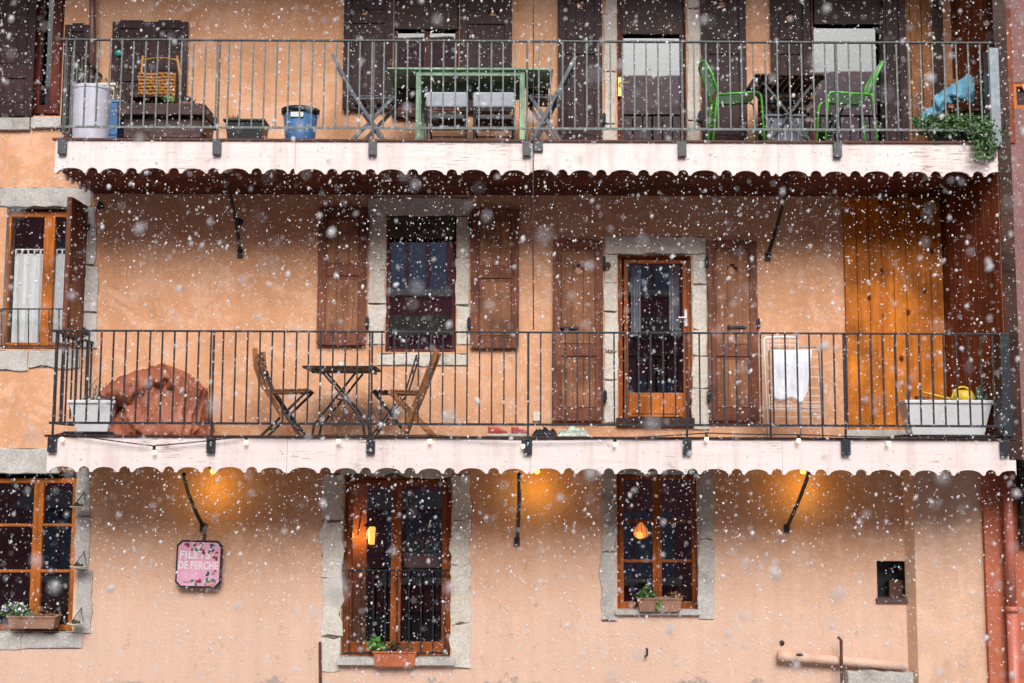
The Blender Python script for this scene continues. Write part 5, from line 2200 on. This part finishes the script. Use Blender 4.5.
def ico():
    b = bmesh.new()
    bmesh.ops.create_icosphere(b, subdivisions=1, radius=1)
    v = np.array([x.co[:] for x in b.verts])
    f = np.array([[q.index for q in p.verts] for p in b.faces])
    b.free()
    return v, f


bv, bf = ico()
NF = 62000
pos = []
while len(pos) < NF:
    d = 14.0 * rng.random(90000) ** (1 / 3)
    x = (rng.random(90000) * 2 - 1) * d * .42 * 1.45
    z = (rng.random(90000) * 2 - 1) * d * .28 * 1.5
    y = CAM.y + d
    zz = CAM.z + z + d * math.tan(TILT)
    ok = (d > 1.0) & (y < YF - .08) & (zz > 0)
    pos.extend(np.stack([x, y, zz], 1)[ok].tolist())
pos = pos[:NF]
while len(pos) < NF + 150:
    d = rng.uniform(1.3, 6.0)
    p = (rng.uniform(-.6, .6) * d, CAM.y + d, CAM.z + rng.uniform(-.4, .4) * d + d * math.tan(TILT))
    pos.append(p)
pos = np.array(pos)
NF = len(pos)
rad = np.clip(rng.lognormal(math.log(.0026), .52, NF), .0013, .0105)
sc = np.stack([rad * rng.uniform(.8, 1.2, NF), rad * rng.uniform(.8, 1.2, NF), rad * rng.uniform(1.0, 1.9, NF)], 1)
tl_ = rng.normal(.25, .35, NF)
ca, sa = np.cos(tl_), np.sin(tl_)
P = bv[None] * sc[:, None, :] * rng.uniform(.75, 1.2, (NF, len(bv), 1))
X = P[..., 0] * ca[:, None] + P[..., 2] * sa[:, None]
Zz = -P[..., 0] * sa[:, None] + P[..., 2] * ca[:, None]
P = np.stack([X, P[..., 1], Zz], 2) + pos[:, None, :]
Fc = bf[None] + (np.arange(NF) * len(bv))[:, None, None]
me = bpy.data.meshes.new('snowfall')
me.from_pydata(P.reshape(-1, 3).tolist(), [], Fc.reshape(-1, 3).tolist())
me.materials.append(M['flake'])
me.polygons.foreach_set('use_smooth', [True] * len(me.polygons))
o = bpy.data.objects.new('snowfall', me)
COL.objects.link(o)
tag(o, 'falling snowflakes in the air in front of the house', 'snow', kind='stuff')

# ================================================================== LIGHT, SKY, CAMERA
world = bpy.data.worlds.new('World')
S.world = world
world.use_nodes = True
nt = world.node_tree
bg = nt.nodes['Background']
sky = nt.nodes.new('ShaderNodeTexSky')
sky.sky_type = 'NISHITA'
sky.sun_disc = False
EL, AZ = R(39), R(174)
sky.sun_elevation = EL
sky.sun_rotation = AZ
sky.dust_density = 3.0
sky.air_density = 1.0
hs = nt.nodes.new('ShaderNodeHueSaturation')
hs.inputs['Saturation'].default_value = .08
nt.links.new(sky.outputs[0], hs.inputs['Color'])
# an overcast sky: dimmer towards the horizon than overhead
tg = nt.nodes.new('ShaderNodeTexCoord')
sg = nt.nodes.new('ShaderNodeSeparateXYZ')
nt.links.new(tg.outputs['Generated'], sg.inputs[0])
mr = nt.nodes.new('ShaderNodeMapRange')
nt.links.new(sg.outputs['Z'], mr.inputs['Value'])
mr.inputs['From Min'].default_value = 0.0
mr.inputs['From Max'].default_value = 1.0
mr.inputs['To Min'].default_value = 0.7
mr.inputs['To Max'].default_value = 2.0
sc_ = nt.nodes.new('ShaderNodeMix')
sc_.data_type = 'RGBA'
sc_.blend_type = 'MULTIPLY'
sc_.inputs[0].default_value = 1.0
nt.links.new(hs.outputs[0], sc_.inputs[6])
nt.links.new(mr.outputs[0], sc_.inputs[7])
nt.links.new(sc_.outputs[2], bg.inputs['Color'])
bg.inputs['Strength'].default_value = .055
sd = bpy.data.lights.new('sun', 'SUN')
sd.energy = 1.5
sd.angle = R(32)
sd.color = (1, .97, .94)
so_ = bpy.data.objects.new('sun', sd)
COL.objects.link(so_)
dirv = Vector((math.sin(AZ) * math.cos(EL), math.cos(AZ) * math.cos(EL), math.sin(EL)))
so_.rotation_euler = dirv.to_track_quat('Z', 'Y').to_euler()
so_.location = dirv * 30

cd = bpy.data.cameras.new('camera')
cd.sensor_width = 36
cd.lens = F_PX / 1024 * 36
cd.clip_end = 600
cd.clip_start = .05
cd.dof.use_dof = True
cd.dof.focus_distance = 12.7
cd.dof.aperture_fstop = 2.1
co = bpy.data.objects.new('camera', cd)
COL.objects.link(co)
co.matrix_world = Matrix(((RT.x, UP.x, -_fw.x, CAM.x), (RT.y, UP.y, -_fw.y, CAM.y), (RT.z, UP.z, -_fw.z, CAM.z), (0, 0, 0, 1)))
S.camera = co
vs = S.view_settings
vs.view_transform = 'Standard'
vs.look = 'None'
vs.gamma = 1
vs.use_curve_mapping = False
vs.exposure = 1.1
S.cycles.use_denoising = True
S.cycles.max_bounces = 8
S.cycles.transparent_max_bounces = 16
